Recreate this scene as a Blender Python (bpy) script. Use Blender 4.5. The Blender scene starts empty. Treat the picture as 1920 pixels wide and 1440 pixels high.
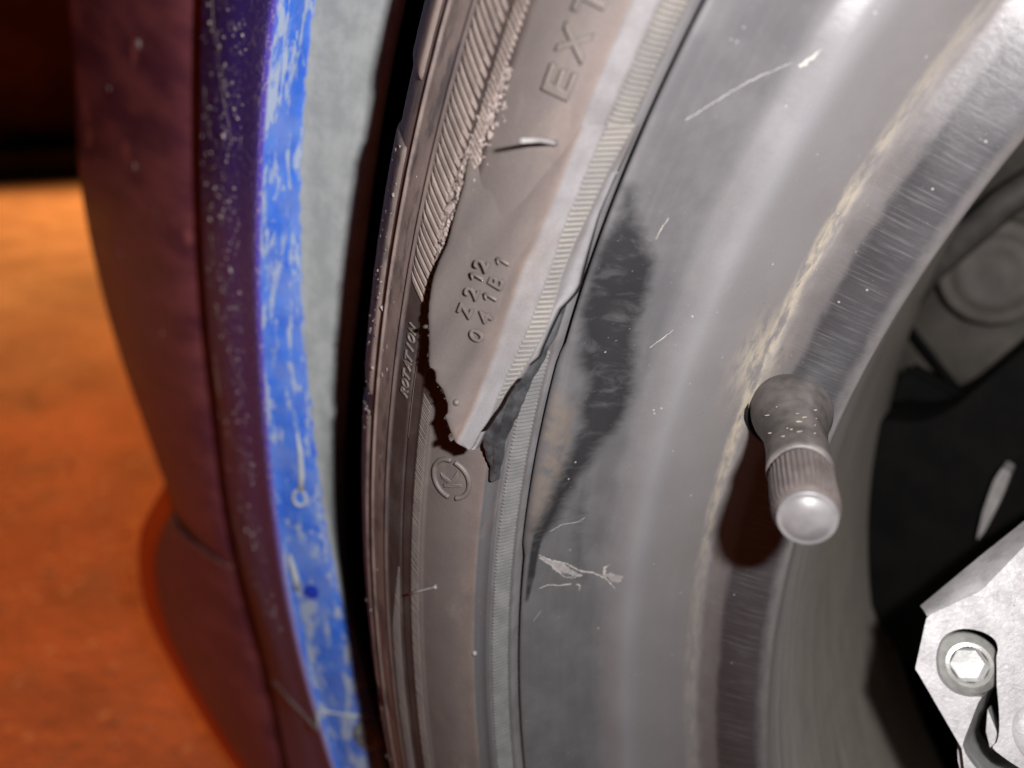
import bpy, bmesh, math, random
import numpy as np
from mathutils import Vector, Matrix
R = math.radians
random.seed(4); rng = np.random.default_rng(4)
sc = bpy.context.scene
col = sc.collection
AX = 0.262                       # height of the wheel axle above the ground (m)

# ------------------------------------------------------------------ camera
fw = Vector((-0.60621456, 0.71665071, -0.3448415))
rt = Vector((0.76638256, 0.6422626, -0.01251104))
up = Vector((-0.21251275, 0.27186489, 0.93857755))
eye = Vector((-0.13702061, -0.08873865, 0.0965349 + AX))
cd = bpy.data.cameras.new('camera'); cam = bpy.data.objects.new('camera', cd); col.objects.link(cam)
cd.sensor_width = 36.0; cd.lens = 1545.6 / 1920 * 36.0
cd.clip_start = 0.01; cd.clip_end = 400
cam.matrix_world = Matrix(((rt.x, up.x, -fw.x, eye.x), (rt.y, up.y, -fw.y, eye.y), (rt.z, up.z, -fw.z, eye.z), (0, 0, 0, 1)))
cd.dof.use_dof = True; cd.dof.focus_distance = 0.122; cd.dof.aperture_fstop = 11.5
sc.camera = cam

# ------------------------------------------------------------------ night sky, flash, street lamp, exposure
w = bpy.data.worlds.new('World'); sc.world = w; w.use_nodes = True
wb = w.node_tree.nodes['Background']
wb.inputs[0].default_value = (0.020, 0.011, 0.007, 1); wb.inputs[1].default_value = 0.08
fl = bpy.data.lights.new('camera_flash', 'AREA'); fl.shape = 'RECTANGLE'; fl.size = 0.0055; fl.size_y = 0.0038
fl.energy = 0.42; fl.color = (1.0, 0.965, 0.98)
flo = bpy.data.objects.new('camera_flash', fl); col.objects.link(flo)
flo.matrix_world = cam.matrix_world.copy()
flo.location = eye + rt * 0.0235 + up * 0.0095 + fw * 0.001
sl = bpy.data.lights.new('street_lamp_light', 'SPOT'); sl.energy = 680; sl.color = (1.0, 0.34, 0.085)
sl.shadow_soft_size = 0.12; sl.spot_size = R(95); sl.spot_blend = 0.6
slo = bpy.data.objects.new('street_lamp_light', sl); col.objects.link(slo)
slo.location = (-2.9, 1.7, 2.0)
slo.rotation_euler = (Vector((-2.0, 0.55, 0)) - Vector(slo.location)).to_track_quat('-Z', 'Y').to_euler()
sc.view_settings.view_transform = 'Standard'; sc.view_settings.look = 'None'
sc.view_settings.exposure = 0.0; sc.view_settings.gamma = 1.0
sc.cycles.use_denoising = True
sc.cycles.max_bounces = 6

# ------------------------------------------------------------------ node helpers
class NT:
    def __init__(s, name, rough=0.6, metallic=0.0, spec=0.5, coat=0.0, coat_rough=0.1):
        s.m = bpy.data.materials.new(name); s.m.use_nodes = True
        s.t = s.m.node_tree; s.b = s.t.nodes['Principled BSDF']
        s.b.inputs['Roughness'].default_value = rough; s.b.inputs['Metallic'].default_value = metallic
        s.b.inputs['Specular IOR Level'].default_value = spec
        s.b.inputs['Coat Weight'].default_value = coat; s.b.inputs['Coat Roughness'].default_value = coat_rough
    def n(s, t, **k):
        nd = s.t.nodes.new(t)
        for a, v in k.items(): setattr(nd, a, v)
        return nd
    def put(s, sock, v):
        if isinstance(v, bpy.types.NodeSocket): s.t.links.new(v, sock)
        elif isinstance(v, (tuple, list)) and len(v) == 3 and sock.type == 'RGBA': sock.default_value = (*v, 1)
        else: sock.default_value = v
    def uv(s): return s.n('ShaderNodeUVMap').outputs[0]
    def obj(s): return s.n('ShaderNodeTexCoord').outputs['Object']
    def attr(s, name): return s.n('ShaderNodeAttribute', attribute_name=name).outputs['Fac']
    def sep(s, v):
        nd = s.n('ShaderNodeSeparateXYZ'); s.put(nd.inputs[0], v); return nd.outputs
    def scale(s, v, sx, sy, sz=1.0):
        nd = s.n('ShaderNodeMapping'); s.put(nd.inputs[0], v); nd.inputs['Scale'].default_value = (sx, sy, sz); return nd.outputs[0]
    def noise(s, v, sc_=1.0, det=4.0, ro=0.55, dist=0.0):
        nd = s.n('ShaderNodeTexNoise'); s.put(nd.inputs['Vector'], v)
        nd.inputs['Scale'].default_value = sc_; nd.inputs['Detail'].default_value = det
        nd.inputs['Roughness'].default_value = ro; nd.inputs['Distortion'].default_value = dist
        return nd.outputs['Fac']
    def vor(s, v, sc_=1.0, feat='F1'):
        nd = s.n('ShaderNodeTexVoronoi', feature=feat); s.put(nd.inputs['Vector'], v); nd.inputs['Scale'].default_value = sc_
        return nd.outputs['Distance']
    def ramp(s, f, pts, mode='LINEAR'):
        nd = s.n('ShaderNodeValToRGB'); nd.color_ramp.interpolation = mode; s.put(nd.inputs[0], f)
        e = nd.color_ramp.elements
        while len(e) < len(pts): e.new(0.5)
        for q, (p, c) in zip(e, pts):
            q.position = p; q.color = (*c, 1) if isinstance(c, (tuple, list)) else (c, c, c, 1)
        return nd.outputs[0]
    def mix(s, f, a, b, mode='MIX'):
        nd = s.n('ShaderNodeMix', data_type='RGBA', blend_type=mode); s.put(nd.inputs[0], f)
        s.put(nd.inputs[6], a); s.put(nd.inputs[7], b); return nd.outputs[2]
    def mth(s, op, a, b=0.0, c=0.0, clamp=False):
        nd = s.n('ShaderNodeMath', operation=op, use_clamp=clamp)
        s.put(nd.inputs[0], a); s.put(nd.inputs[1], b); s.put(nd.inputs[2], c); return nd.outputs[0]
    def rng(s, v, a, b, c=0.0, d=1.0, smooth=True):
        nd = s.n('ShaderNodeMapRange', interpolation_type='SMOOTHSTEP' if smooth else 'LINEAR')
        s.put(nd.inputs[0], v)
        for i, q in zip((1, 2, 3, 4), (a, b, c, d)): nd.inputs[i].default_value = q
        return nd.outputs[0]
    def bump(s, h, dist_mm, strength=1.0, normal=None):
        nd = s.n('ShaderNodeBump'); s.put(nd.inputs['Height'], h)
        nd.inputs['Distance'].default_value = dist_mm * 0.001; nd.inputs['Strength'].default_value = strength
        if normal is not None: s.put(nd.inputs['Normal'], normal)
        return nd.outputs[0]
    def done(s, color=None, rough=None, normal=None, metallic=None, coat=None):
        if color is not None: s.put(s.b.inputs['Base Color'], color)
        if rough is not None: s.put(s.b.inputs['Roughness'], rough)
        if normal is not None: s.put(s.b.inputs['Normal'], normal)
        if metallic is not None: s.put(s.b.inputs['Metallic'], metallic)
        if coat is not None: s.put(s.b.inputs['Coat Weight'], coat)
        return s.m

# ------------------------------------------------------------------ mesh helpers (coordinates: x right, y inboard, z up, origin on the axle; metres)
def link(o, parent=None):
    col.objects.link(o)
    if parent is not None: o.parent = parent
    return o
def mesh_obj(name, V, F, mat, parent=None, uv=None, smooth=True, attrs=None, sharp=None):
    me = bpy.data.meshes.new(name)
    me.from_pydata([tuple(map(float, v)) for v in V], [], [tuple(map(int, f)) for f in F])
    if smooth: me.polygons.foreach_set('use_smooth', [True] * len(me.polygons))
    if uv is not None:
        l = me.uv_layers.new(name='UVMap'); vi = np.empty(len(me.loops), int); me.loops.foreach_get('vertex_index', vi)
        l.data.foreach_set('uv', np.asarray(uv, np.float32)[vi].ravel())
    for k, a in (attrs or {}).items():
        at = me.attributes.new(k, 'FLOAT', 'POINT'); at.data.foreach_set('value', np.asarray(a, np.float32))
    me.materials.append(mat); me.update()
    if sharp is not None:
        me.set_sharp_from_angle(angle=R(sharp))
    return link(bpy.data.objects.new(name, me), parent)
def grid_faces(n, m, close_n=False, flip=False):
    F = []
    for i in range(n if close_n else n - 1):
        for j in range(m - 1):
            a, b, c, d = i * m + j, i * m + j + 1, ((i + 1) % n) * m + j + 1, ((i + 1) % n) * m + j
            F.append((a, d, c, b) if flip else (a, b, c, d))
    return F
def arclen(P): return np.r_[0, np.cumsum(np.linalg.norm(np.diff(P, axis=0), axis=1))]
def hermite(P, t, s=None):
    P = np.asarray(P, float); s = arclen(P) if s is None else s
    m = np.gradient(P, s, axis=0)
    k = np.clip(np.searchsorted(s, t) - 1, 0, len(s) - 2); h = (s[k + 1] - s[k])[:, None]; u = ((t - s[k]) / (s[k + 1] - s[k]))[:, None]
    return (2*u**3-3*u**2+1)*P[k]+(u**3-2*u**2+u)*h*m[k]+(-2*u**3+3*u**2)*P[k+1]+(u**3-u**2)*h*m[k+1]
def pol(th, r, y):               # polar (degrees, m, m) -> xyz
    t = np.radians(th); return np.stack([-r * np.cos(t), np.broadcast_to(y, np.shape(r)) + 0 * t, r * np.sin(t)], -1)
def normals2(P):
    T = np.gradient(P, axis=0); T /= np.linalg.norm(T, axis=1)[:, None]; return np.c_[T[:, 1], -T[:, 0]]
def tube(path, rad, k=10, cap=True):
    path = [Vector(p) for p in path]; n = len(path); rad = np.broadcast_to(rad, (n,)); V = []; F = []
    t0 = (path[1] - path[0]).normalized(); a = t0.orthogonal().normalized()
    for i, p in enumerate(path):
        t = (path[min(i + 1, n - 1)] - path[max(i - 1, 0)]).normalized(); a = (a - t * a.dot(t)).normalized(); b = t.cross(a)
        for j in range(k):
            q = 2 * math.pi * j / k; V.append(p + (a * math.cos(q) + b * math.sin(q)) * rad[i])
    for i in range(n - 1):
        for j in range(k): F.append((i*k+j, i*k+(j+1) % k, (i+1)*k+(j+1) % k, (i+1)*k+j))
    if cap: F.append(tuple(range(k))[::-1]); F.append(tuple(range((n-1)*k, n*k)))
    return V, F
def lathe(o, ax, prof, k=48, ref=None, ripple=None):   # prof: (along, radius) list; o origin, ax axis
    ax = Vector(ax).normalized(); a = (ref or ax.orthogonal()); a = (a - ax * a.dot(ax)).normalized(); b = ax.cross(a); V = []; F = []
    for i, (h, r) in enumerate(prof):
        for j in range(k):
            q = 2 * math.pi * j / k; rr = r * (ripple(i, j) if ripple else 1); V.append(Vector(o) + ax * h + (a * math.cos(q) + b * math.sin(q)) * rr)
    for i in range(len(prof) - 1):
        for j in range(k): F.append((i*k+j, i*k+(j+1) % k, (i+1)*k+(j+1) % k, (i+1)*k+j))
    F.append(tuple(range(k))[::-1]); F.append(tuple(range((len(prof)-1)*k, len(prof)*k)))
    return V, F
def tag(o, label=None, cat=None, group=None, kind=None):
    for k, v in (('label', label), ('category', cat), ('group', group), ('kind', kind)):
        if v: o[k] = v
    return o
def empty(name, loc):
    e = bpy.data.objects.new(name, None); e.location = loc; e.empty_display_size = 0.05; return link(e)
def blur1(a, k):                 # cheap smoothing of a 1-D random track
    return np.convolve(np.pad(a, k, mode='edge'), np.ones(2*k+1)/(2*k+1), 'valid')

# ------------------------------------------------------------------ materials (UVs are millimetres: u along the circumference, v across the profile)
def rubber(name, base_ramp, dust=1.0, rough=0.62, fine=0.05, low_on=0.8):
    m = NT(name, rough=rough, spec=0.35); uv = m.uv(); s = m.sep(uv)
    wob = m.mth('MULTIPLY_ADD', m.noise(uv, 0.35, 5), 0.5, -0.25)
    v = m.mth('ADD', s[1], wob)
    c = m.ramp(m.mth('DIVIDE', v, 60.0), base_ramp)
    # lower part of the bead strip has been rubbed clean and dark, above it is dusty
    low = m.mth('MULTIPLY', m.rng(s[0], 66, 58), m.mth('MULTIPLY', m.rng(s[1], 10.3, 10.8), m.rng(s[1], 13.4, 12.9)))
    c = m.mix(m.mth('MULTIPLY', low, low_on), c, (0.055, 0.057, 0.062))
    blot = m.noise(uv, 0.13, 5, 0.6)
    c = m.mix(m.rng(blot, 0.35, 0.75, 0, 0.55), c, (0.075, 0.066, 0.062))
    tan = m.noise(m.scale(uv, 0.09, 0.2), 1.0, 6, 0.65, 0.6)
    c = m.mix(m.mth('MULTIPLY', m.rng(tan, 0.52, 0.78), 0.36 * dust), c, (0.215, 0.17, 0.135))
    outz = m.rng(s[1], 26, 33); bl2 = m.noise(m.scale(uv, 0.10, 0.22), 1.0, 5, 0.6)
    c = m.mix(m.mth('MULTIPLY', outz, m.rng(bl2, 0.50, 0.62, 0, 0.7)), c, (0.07, 0.065, 0.07))
    gr = m.noise(uv, 3.2, 3, 0.6)
    c = m.mix(m.rng(gr, 0.3, 0.75, 0, 0.30), c, (0.30, 0.27, 0.25), 'OVERLAY')
    b = m.bump(m.noise(uv, 1.2, 6, 0.6), fine, 0.8)
    b = m.bump(m.noise(uv, 6.0, 2, 0.5), fine * 0.4, 0.6, b)
    return m.done(c, m.rng(gr, 0.2, 0.8, rough - 0.1, rough + 0.12), b)
side_ramp = [(0.0, (0.10, 0.10, 0.105)), (0.10, (0.19, 0.185, 0.19)), (0.112, (0.10, 0.096, 0.094)), (0.172, (0.10, 0.096, 0.094)), (0.178, (0.172, 0.167, 0.170)),
             (0.216, (0.17, 0.165, 0.168)), (0.222, (0.140, 0.108, 0.094)), (0.25, (0.130, 0.107, 0.099)), (0.285, (0.106, 0.090, 0.083)),
             (0.385, (0.107, 0.091, 0.084)), (0.40, (0.036, 0.024, 0.022)), (0.53, (0.036, 0.024, 0.022)), (0.55, (0.23, 0.185, 0.17)),
             (0.62, (0.29, 0.235, 0.215)), (0.70, (0.25, 0.20, 0.18)), (0.80, (0.11, 0.085, 0.08))]
flap_ramp = side_ramp[:9] + [(0.42, (0.108, 0.094, 0.088)), (0.47, (0.125, 0.104, 0.090)), (0.60, (0.14, 0.112, 0.094))]
M_side = rubber('tyre_rubber', side_ramp)
M_flap = rubber('flap_rubber', flap_ramp, low_on=0.0)
def plain(name, c1, c2, rough=0.6, sc1=0.4, fine=0.04, spec=0.4, metallic=0.0, sc2=3.0, coat=0.0):
    m = NT(name, rough=rough, spec=spec, metallic=metallic, coat=coat); p = m.scale(m.obj(), 1000, 1000, 1000)
    c = m.mix(m.rng(m.noise(p, sc1, 5, 0.6), 0.32, 0.68), c1, c2)
    return m.done(c, None, m.bump(m.noise(p, sc2, 4, 0.6), fine, 0.8))
M_letter = plain('letter_rubber', (0.092, 0.080, 0.074), (0.122, 0.102, 0.09), 0.55)
M_hatch = plain('hatch_rubber', (0.135, 0.108, 0.097), (0.215, 0.175, 0.150), 0.6, 0.16)
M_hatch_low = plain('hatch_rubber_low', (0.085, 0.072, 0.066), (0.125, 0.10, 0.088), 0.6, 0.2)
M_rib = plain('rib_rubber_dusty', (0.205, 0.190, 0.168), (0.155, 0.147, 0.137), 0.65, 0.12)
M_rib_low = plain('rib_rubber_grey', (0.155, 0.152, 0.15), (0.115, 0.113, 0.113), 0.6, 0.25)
M_torn = plain('torn_rubber', (0.022, 0.023, 0.025), (0.060, 0.061, 0.064), 0.33, 0.35, 0.06, 0.5)
M_crumb = plain('rubber_crumb', (0.30, 0.25, 0.22), (0.10, 0.085, 0.08), 0.6, 0.9, 0.12)
M_hair = plain('hair_rubber', (0.20, 0.195, 0.19), (0.26, 0.25, 0.245), 0.5, 1.0)
M_black = plain('black_plastic', (0.0025, 0.0025, 0.0025), (0.004, 0.004, 0.004), 0.8, 0.05, 0.1, 0.2)
M_tread = plain('tread_rubber', (0.030, 0.026, 0.025), (0.055, 0.045, 0.042), 0.55, 0.3, 0.12)

def rim_paint():
    m = NT('wheel_paint', rough=0.45, spec=0.75); uv = m.uv(); s = m.sep(uv)
    v = m.mth('ADD', s[1], m.mth('MULTIPLY_ADD', m.noise(m.scale(uv, 0.25, 0.5), 1.0, 6, 0.6), 1.6, -0.8))
    c = m.ramp(m.mth('DIVIDE', v, 100.0), [(0.0, (0.082, 0.081, 0.084)), (0.14, (0.090, 0.089, 0.092)), (0.20, (0.165, 0.164, 0.168)), (0.23, (0.155, 0.149, 0.149)),
        (0.31, (0.148, 0.140, 0.138)), (0.348, (0.145, 0.137, 0.134)), (0.356, (0.095, 0.088, 0.086)), (0.382, (0.085, 0.08, 0.079)), (0.392, (0.028, 0.028, 0.030)),
        (0.455, (0.036, 0.036, 0.039)), (0.475, (0.15, 0.14, 0.135)), (0.52, (0.42, 0.40, 0.385)), (0.60, (0.50, 0.47, 0.43)), (1.0, (0.56, 0.52, 0.44))])
    # brushed dirt running across the profile on the flat clean band
    br = m.noise(m.scale(uv, 3.2, 0.13), 1.0, 3, 0.6)
    band = m.mth('MULTIPLY', m.rng(s[1], 35, 39), m.rng(s[1], 49, 46))
    c = m.mix(m.mth('MULTIPLY', m.mth('MULTIPLY', band, m.rng(br, 0.48, 0.78)), 0.38), c, (0.17, 0.16, 0.16))
    # streaks along the circumference on the barrel and dusty flank
    st = m.noise(m.scale(uv, 0.02, 0.55), 1.0, 5, 0.6)
    c = m.mix(m.mth('MULTIPLY', m.mth('MULTIPLY', m.rng(s[1], 20, 50, 0.25, 1.0), m.mth('SUBTRACT', 1.0, band)), m.rng(st, 0.42, 0.72, 0, 0.5)), c, (0.17, 0.15, 0.13))
    cl = m.noise(uv, 0.11, 6, 0.62)
    c = m.mix(m.mth('MULTIPLY', m.rng(cl, 0.35, 0.72, 0, 0.26), m.mth('MULTIPLY_ADD', band, -0.8, 1.0)), c, (0.19, 0.186, 0.185))
    # sandy dirt caught along the step
    dn = m.noise(m.scale(uv, 0.22, 0.7), 1.0, 6, 0.65)
    wid = m.mth('MULTIPLY', m.rng(s[0], 10, 52, 0.28, 1.0), m.rng(s[0], 112, 78, 0.35, 1.0))
    dl = m.mth('MULTIPLY', m.rng(m.mth('ABSOLUTE', m.mth('SUBTRACT', v, 33.6)), 1.7, 0.3), wid)
    dl = m.mth('MULTIPLY', dl, m.rng(dn, 0.36, 0.58), clamp=True)
    vd = m.mth('MULTIPLY', m.attr('valve_dirt'), m.rng(dn, 0.35, 0.6), clamp=True)
    c = m.mix(m.mth('MULTIPLY', m.mth('MAXIMUM', dl, vd), 0.85), c, (0.34, 0.30, 0.235))
    # brown rub on the bent lip, black rubber smear
    c = m.mix(m.mth('MULTIPLY', m.attr('lip'), m.rng(m.noise(uv, 0.5, 5), 0.3, 0.6)), c, (0.135, 0.116, 0.10))
    hr = m.noise(m.scale(uv, 0.42, 0.20), 1.0, 7, 0.62, 1.2)
    sm = m.mth('MULTIPLY_ADD', m.attr('smear'), 2.4, m.mth('MULTIPLY_ADD', hr, 1.0, -1.02))
    sm = m.rng(sm, -0.15, 1.15, 0, 0.93)
    sm2 = m.mth('MULTIPLY', sm, m.rng(m.noise(m.scale(uv, 0.45, 0.16), 1.0, 6, 0.65, 0.6), 0.72, 0.48, 0.60, 1.0))
    c = m.mix(sm2, c, (0.014, 0.014, 0.015))
    # pale specks
    sp = m.rng(m.vor(uv, 0.42), 0.10, 0.05); sp = m.mth('MULTIPLY', sp, m.rng(m.noise(uv, 0.23, 2), 0.55, 0.6))
    c = m.mix(m.mth('MULTIPLY', sp, 0.5), c, (0.42, 0.40, 0.38))
    sp = m.rng(m.vor(uv, 1.3), 0.12, 0.06); sp = m.mth('MULTIPLY', sp, m.rng(m.noise(uv, 0.5, 2), 0.56, 0.62))
    c = m.mix(m.mth('MULTIPLY', sp, 0.40), c, (0.42, 0.40, 0.38))
    g = m.noise(uv, 4.0, 3, 0.6)
    c = m.mix(m.rng(g, 0.3, 0.7, 0, 0.22), c, (0.34, 0.32, 0.31), 'OVERLAY')
    b = m.bump(m.noise(uv, 0.9, 5, 0.6), 0.035, 0.7)
    b = m.bump(m.noise(uv, 7.0, 2, 0.5), 0.02, 0.5, b)
    ro = m.mth('ADD', m.rng(cl, 0.3, 0.7, 0.27, 0.34), m.mth('MULTIPLY', sm2, 0.30))
    m.put(m.b.inputs['Specular IOR Level'], m.mth('MULTIPLY_ADD', sm2, -0.62, 0.75))
    return m.done(c, ro, b)
M_rim = rim_paint()
M_scr = plain('bare_scratch', (0.26, 0.25, 0.235), (0.38, 0.35, 0.30), 0.6, 1.5)
M_abr = plain('abraded_rubber', (0.30, 0.245, 0.22), (0.13, 0.105, 0.095), 0.55, 1.0, 0.25, 0.4, 0.0, 1.6)
M_scuff = plain('grey_scuff', (0.19, 0.18, 0.175), (0.26, 0.25, 0.24), 0.6, 1.0)
M_chip = plain('bare_metal_chip', (0.85, 0.84, 0.82), (0.75, 0.74, 0.73), 0.3, 1.5, 0.15, 0.5, 0.0)
M_valve = plain('valve_rubber', (0.048, 0.042, 0.039), (0.11, 0.098, 0.09), 0.5, 0.22, 0.03)
M_cap = plain('valve_cap_plastic', (0.080, 0.066, 0.060), (0.115, 0.096, 0.088), 0.38, 0.4, 0.02, 0.5)
M_capend = plain('valve_cap_end_plastic', (0.098, 0.094, 0.094), (0.13, 0.124, 0.122), 0.40, 0.35, 0.02, 0.6)
M_spot = plain('sandy_spot', (0.34, 0.29, 0.21), (0.24, 0.20, 0.15), 0.7, 1.0)

def cast_alloy():
    m = NT('cast_alloy', rough=0.42, metallic=0.1, spec=0.5); p = m.scale(m.obj(), 1000, 1000, 1000)
    c = m.mix(m.rng(m.noise(p, 0.28, 6, 0.65), 0.35, 0.7), (0.50, 0.495, 0.49), (0.36, 0.352, 0.352))
    c = m.mix(m.rng(m.noise(p, 1.1, 5, 0.7), 0.58, 0.72, 0, 0.55), c, (0.24, 0.215, 0.20))
    pit = m.mth('MULTIPLY', m.rng(m.vor(p, 0.9), 0.16, 0.07), m.rng(m.noise(p, 0.4, 3), 0.50, 0.58))
    c = m.mix(m.mth('MULTIPLY', pit, 0.7), c, (0.10, 0.09, 0.085))
    c = m.mix(m.rng(m.noise(p, 5.0, 2), 0.3, 0.7, 0, 0.25), c, (0.7, 0.69, 0.67), 'OVERLAY')
    return m.done(c, m.rng(m.noise(p, 1.3, 3), 0.3, 0.7, 0.32, 0.55), m.bump(m.noise(p, 1.6, 6, 0.65), 0.16, 0.8))
M_alloy = cast_alloy()
M_bolt = plain('zinc_bolt', (0.50, 0.50, 0.47), (0.36, 0.36, 0.33), 0.35, 0.6, 0.05, 0.5, 0.35)
M_bolt_in = plain('zinc_socket', (0.58, 0.58, 0.56), (0.50, 0.50, 0.48), 0.4, 0.8, 0.05, 0.5, 0.3)
M_disc = plain('dusty_steel', (0.080, 0.072, 0.061), (0.140, 0.126, 0.106), 0.6, 0.06, 0.1)
M_hose = plain('hose_rubber', (0.05, 0.047, 0.043), (0.08, 0.075, 0.068), 0.6, 0.2)
M_arm = plain('black_steel', (0.003, 0.003, 0.003), (0.006, 0.0055, 0.005), 0.75, 0.1, 0.1, 0.12)

def paint(name, flare):
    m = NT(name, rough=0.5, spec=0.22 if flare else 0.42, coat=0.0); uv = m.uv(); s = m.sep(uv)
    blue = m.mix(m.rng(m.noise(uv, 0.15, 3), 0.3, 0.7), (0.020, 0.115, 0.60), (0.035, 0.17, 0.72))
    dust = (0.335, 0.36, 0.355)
    # hanging muddy runs on the inward edge
    run = m.noise(m.scale(uv, 0.055, 0.26), 1.0, 5, 0.55, 1.4)
    run2 = m.noise(m.scale(uv, 0.24, 0.5), 1.0, 6, 0.6, 1.2)
    f = m.mth('MULTIPLY_ADD', run2, 0.45, m.mth('MULTIPLY', run, 0.85))
    drip = m.mth('MULTIPLY', m.rng(f, 0.625, 0.76), 0.85)
    film = m.rng(m.noise(uv, 0.09, 4), 0.36, 0.66, 0.03, 0.26)
    edge = m.mth('MAXIMUM', drip, film)
    # solid dust deeper in the arch
    vv = m.mth('ADD', s[1], m.mth('MULTIPLY_ADD', m.noise(uv, 0.3, 5), 3.0, -1.5))
    deep = m.rng(vv, 9.0, 10.2)
    if flare:                      # outer face (v<0): mostly clean with scattered dust clots and scratches
        cl = m.noise(m.scale(uv, 0.55, 0.30), 1.0, 6, 0.7, 1.0); reg = m.noise(uv, 0.055, 3)
        clot = m.mth('MULTIPLY', m.rng(cl, 0.555, 0.66), m.rng(reg, 0.40, 0.58))
        rim_d = m.mth('MULTIPLY', m.rng(s[1], -22, -3), m.rng(m.noise(uv, 0.7, 5, 0.7), 0.50, 0.66))
        sp = m.mth('MULTIPLY', m.rng(m.vor(uv, 0.5), 0.20, 0.08), m.rng(m.noise(uv, 0.2, 2), 0.5, 0.56))
        lowd = m.rng(s[0], 30, -60, 0.02, 0.60)
        out = m.mth('MAXIMUM', m.mth('MAXIMUM', clot, m.mth('MULTIPLY', rim_d, 0.8)), m.mth('MAXIMUM', sp, lowd))
        isout = m.rng(s[1], 0.4, -0.6)
        cov = m.mth('ADD', m.mth('MULTIPLY', isout, out), m.mth('MULTIPLY', m.mth('SUBTRACT', 1.0, isout), m.mth('MAXIMUM', edge, deep)))
        blue = m.mix(isout, blue, (0.125, 0.085, 0.60))  # violet cast of the light on the outer face put into paint and dust
        dcol = m.mix(deep, m.mix(isout, (0.40, 0.48, 0.57), (0.55, 0.47, 0.64)), m.mix(m.rng(m.noise(uv, 0.16, 7, 0.68), 0.36, 0.64), (0.255, 0.278, 0.278), dust))
    else:
        cov = m.mth('ADD', m.rng(m.noise(m.scale(uv, 0.12, 0.03), 1.0, 5), 0.35, 0.70, 0.25, 0.75), m.mth('MULTIPLY', m.rng(m.vor(uv, 0.055), 0.2, 0.1), m.rng(m.noise(uv, 0.03, 2), 0.5, 0.6)), clamp=True)
        blue = m.mix(0.0, (0.065, 0.016, 0.055), blue); dcol = (0.40, 0.10, 0.11)  # red street-lamp glow on the blue body put into paint and dust
    cov = m.mth('MULTIPLY', cov, 1.0, clamp=True)
    c = m.mix(cov, blue, dcol)
    g = m.noise(uv, 2.6, 4, 0.65)
    c = m.mix(m.mth('MULTIPLY', cov, m.rng(g, 0.35, 0.7, 0, 0.3)), c, (0.30, 0.30, 0.29))
    b = m.bump(m.mth('MULTIPLY_ADD', cov, 1.0, m.mth('MULTIPLY', g, 0.4)), 0.12, 0.7)
    return m.done(c, m.rng(cov, 0.1, 0.7, 0.45 if flare else 0.30, 0.8 if flare else 0.42), b)
M_paint = paint('blue_paint_dusty', True)
M_body = paint('blue_paint_sodium_glow', False)
M_clean = plain('blue_paint_clean', (0.010, 0.040, 0.40), (0.012, 0.045, 0.42), 0.3, 0.3, 0.01, 0.5)
M_glow = plain('red_ground_reflection', (0.90, 0.12, 0.010), (0.80, 0.09, 0.008), 0.35, 0.05, 0.02, 0.5)  # reflection of the lamplit ground, painted as a red-orange colour
M_gapseal = plain('gap_seal', (0.05, 0.014, 0.010), (0.08, 0.02, 0.012), 0.5, 0.05)
M_mud = plain('dried_mud', (0.50, 0.55, 0.57), (0.42, 0.47, 0.48), 0.7, 0.6)
M_mudp = plain('pale_dirt', (0.62, 0.54, 0.52), (0.40, 0.35, 0.36), 0.6, 0.5)
M_seam = plain('dusty_seam', (0.30, 0.13, 0.12), (0.42, 0.20, 0.17), 0.6, 0.3)
M_screw = plain('dusty_screw', (0.10, 0.12, 0.13), (0.28, 0.30, 0.29), 0.5, 0.35, 0.1)

def ground_mat():
    m = NT('tarmac', rough=0.85, spec=0.3); p = m.obj()
    c = m.mix(m.rng(m.noise(p, 3.0, 6, 0.65), 0.35, 0.68), (0.33, 0.29, 0.25), (0.21, 0.175, 0.15))
    pos = m.sep(p); lamp_falloff = m.rng(m.mth('ADD', pos[0], m.mth('MULTIPLY_ADD', m.noise(p, 1.1, 4), 1.0, -0.5)), -1.75, -0.75)
    c = m.mix(m.mth('MULTIPLY', lamp_falloff, 0.85), c, m.mix(m.rng(m.noise(p, 5.0, 6, 0.65), 0.35, 0.68), (0.44, 0.175, 0.105), (0.25, 0.095, 0.06)))  # dimmer, redder lamplight near the car put into the ground colour
    c = m.mix(m.rng(m.noise(p, 14, 5, 0.7), 0.5, 0.75, 0, 0.6), c, (0.17, 0.135, 0.115))
    c = m.mix(m.rng(m.noise(m.scale(p, 7, 18, 7), 1.0, 6, 0.7), 0.50, 0.70, 0, 0.45), c, (0.10, 0.07, 0.055))
    c = m.mix(m.rng(m.vor(p, 60), 0.25, 0.1, 0, 0.5), c, (0.52, 0.46, 0.40))
    return m.done(c, None, m.bump(m.noise(p, 90, 5, 0.7), 6.0, 0.9))
M_ground = ground_mat()
M_stone = plain('grit_stone', (0.60, 0.48, 0.40), (0.30, 0.22, 0.18), 0.85, 0.05, 0.3, 0.2)
mw = NT('dark_wall', rough=0.9, spec=0.2); pw = mw.obj()
M_wall = mw.done(mw.mix(mw.rng(mw.noise(pw, 2.0, 5, 0.6), 0.35, 0.7), (0.18, 0.06, 0.04), (0.40, 0.14, 0.09)))
M_kerb = plain('kerb_stone', (0.10, 0.07, 0.05), (0.16, 0.11, 0.08), 0.9, 0.004, 2.0, 0.3, 0, 0.05)
M_hedge = plain('black_hedge', (0.004, 0.004, 0.003), (0.008, 0.006, 0.004), 0.9, 0.02, 2.0, 0.2)

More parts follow.
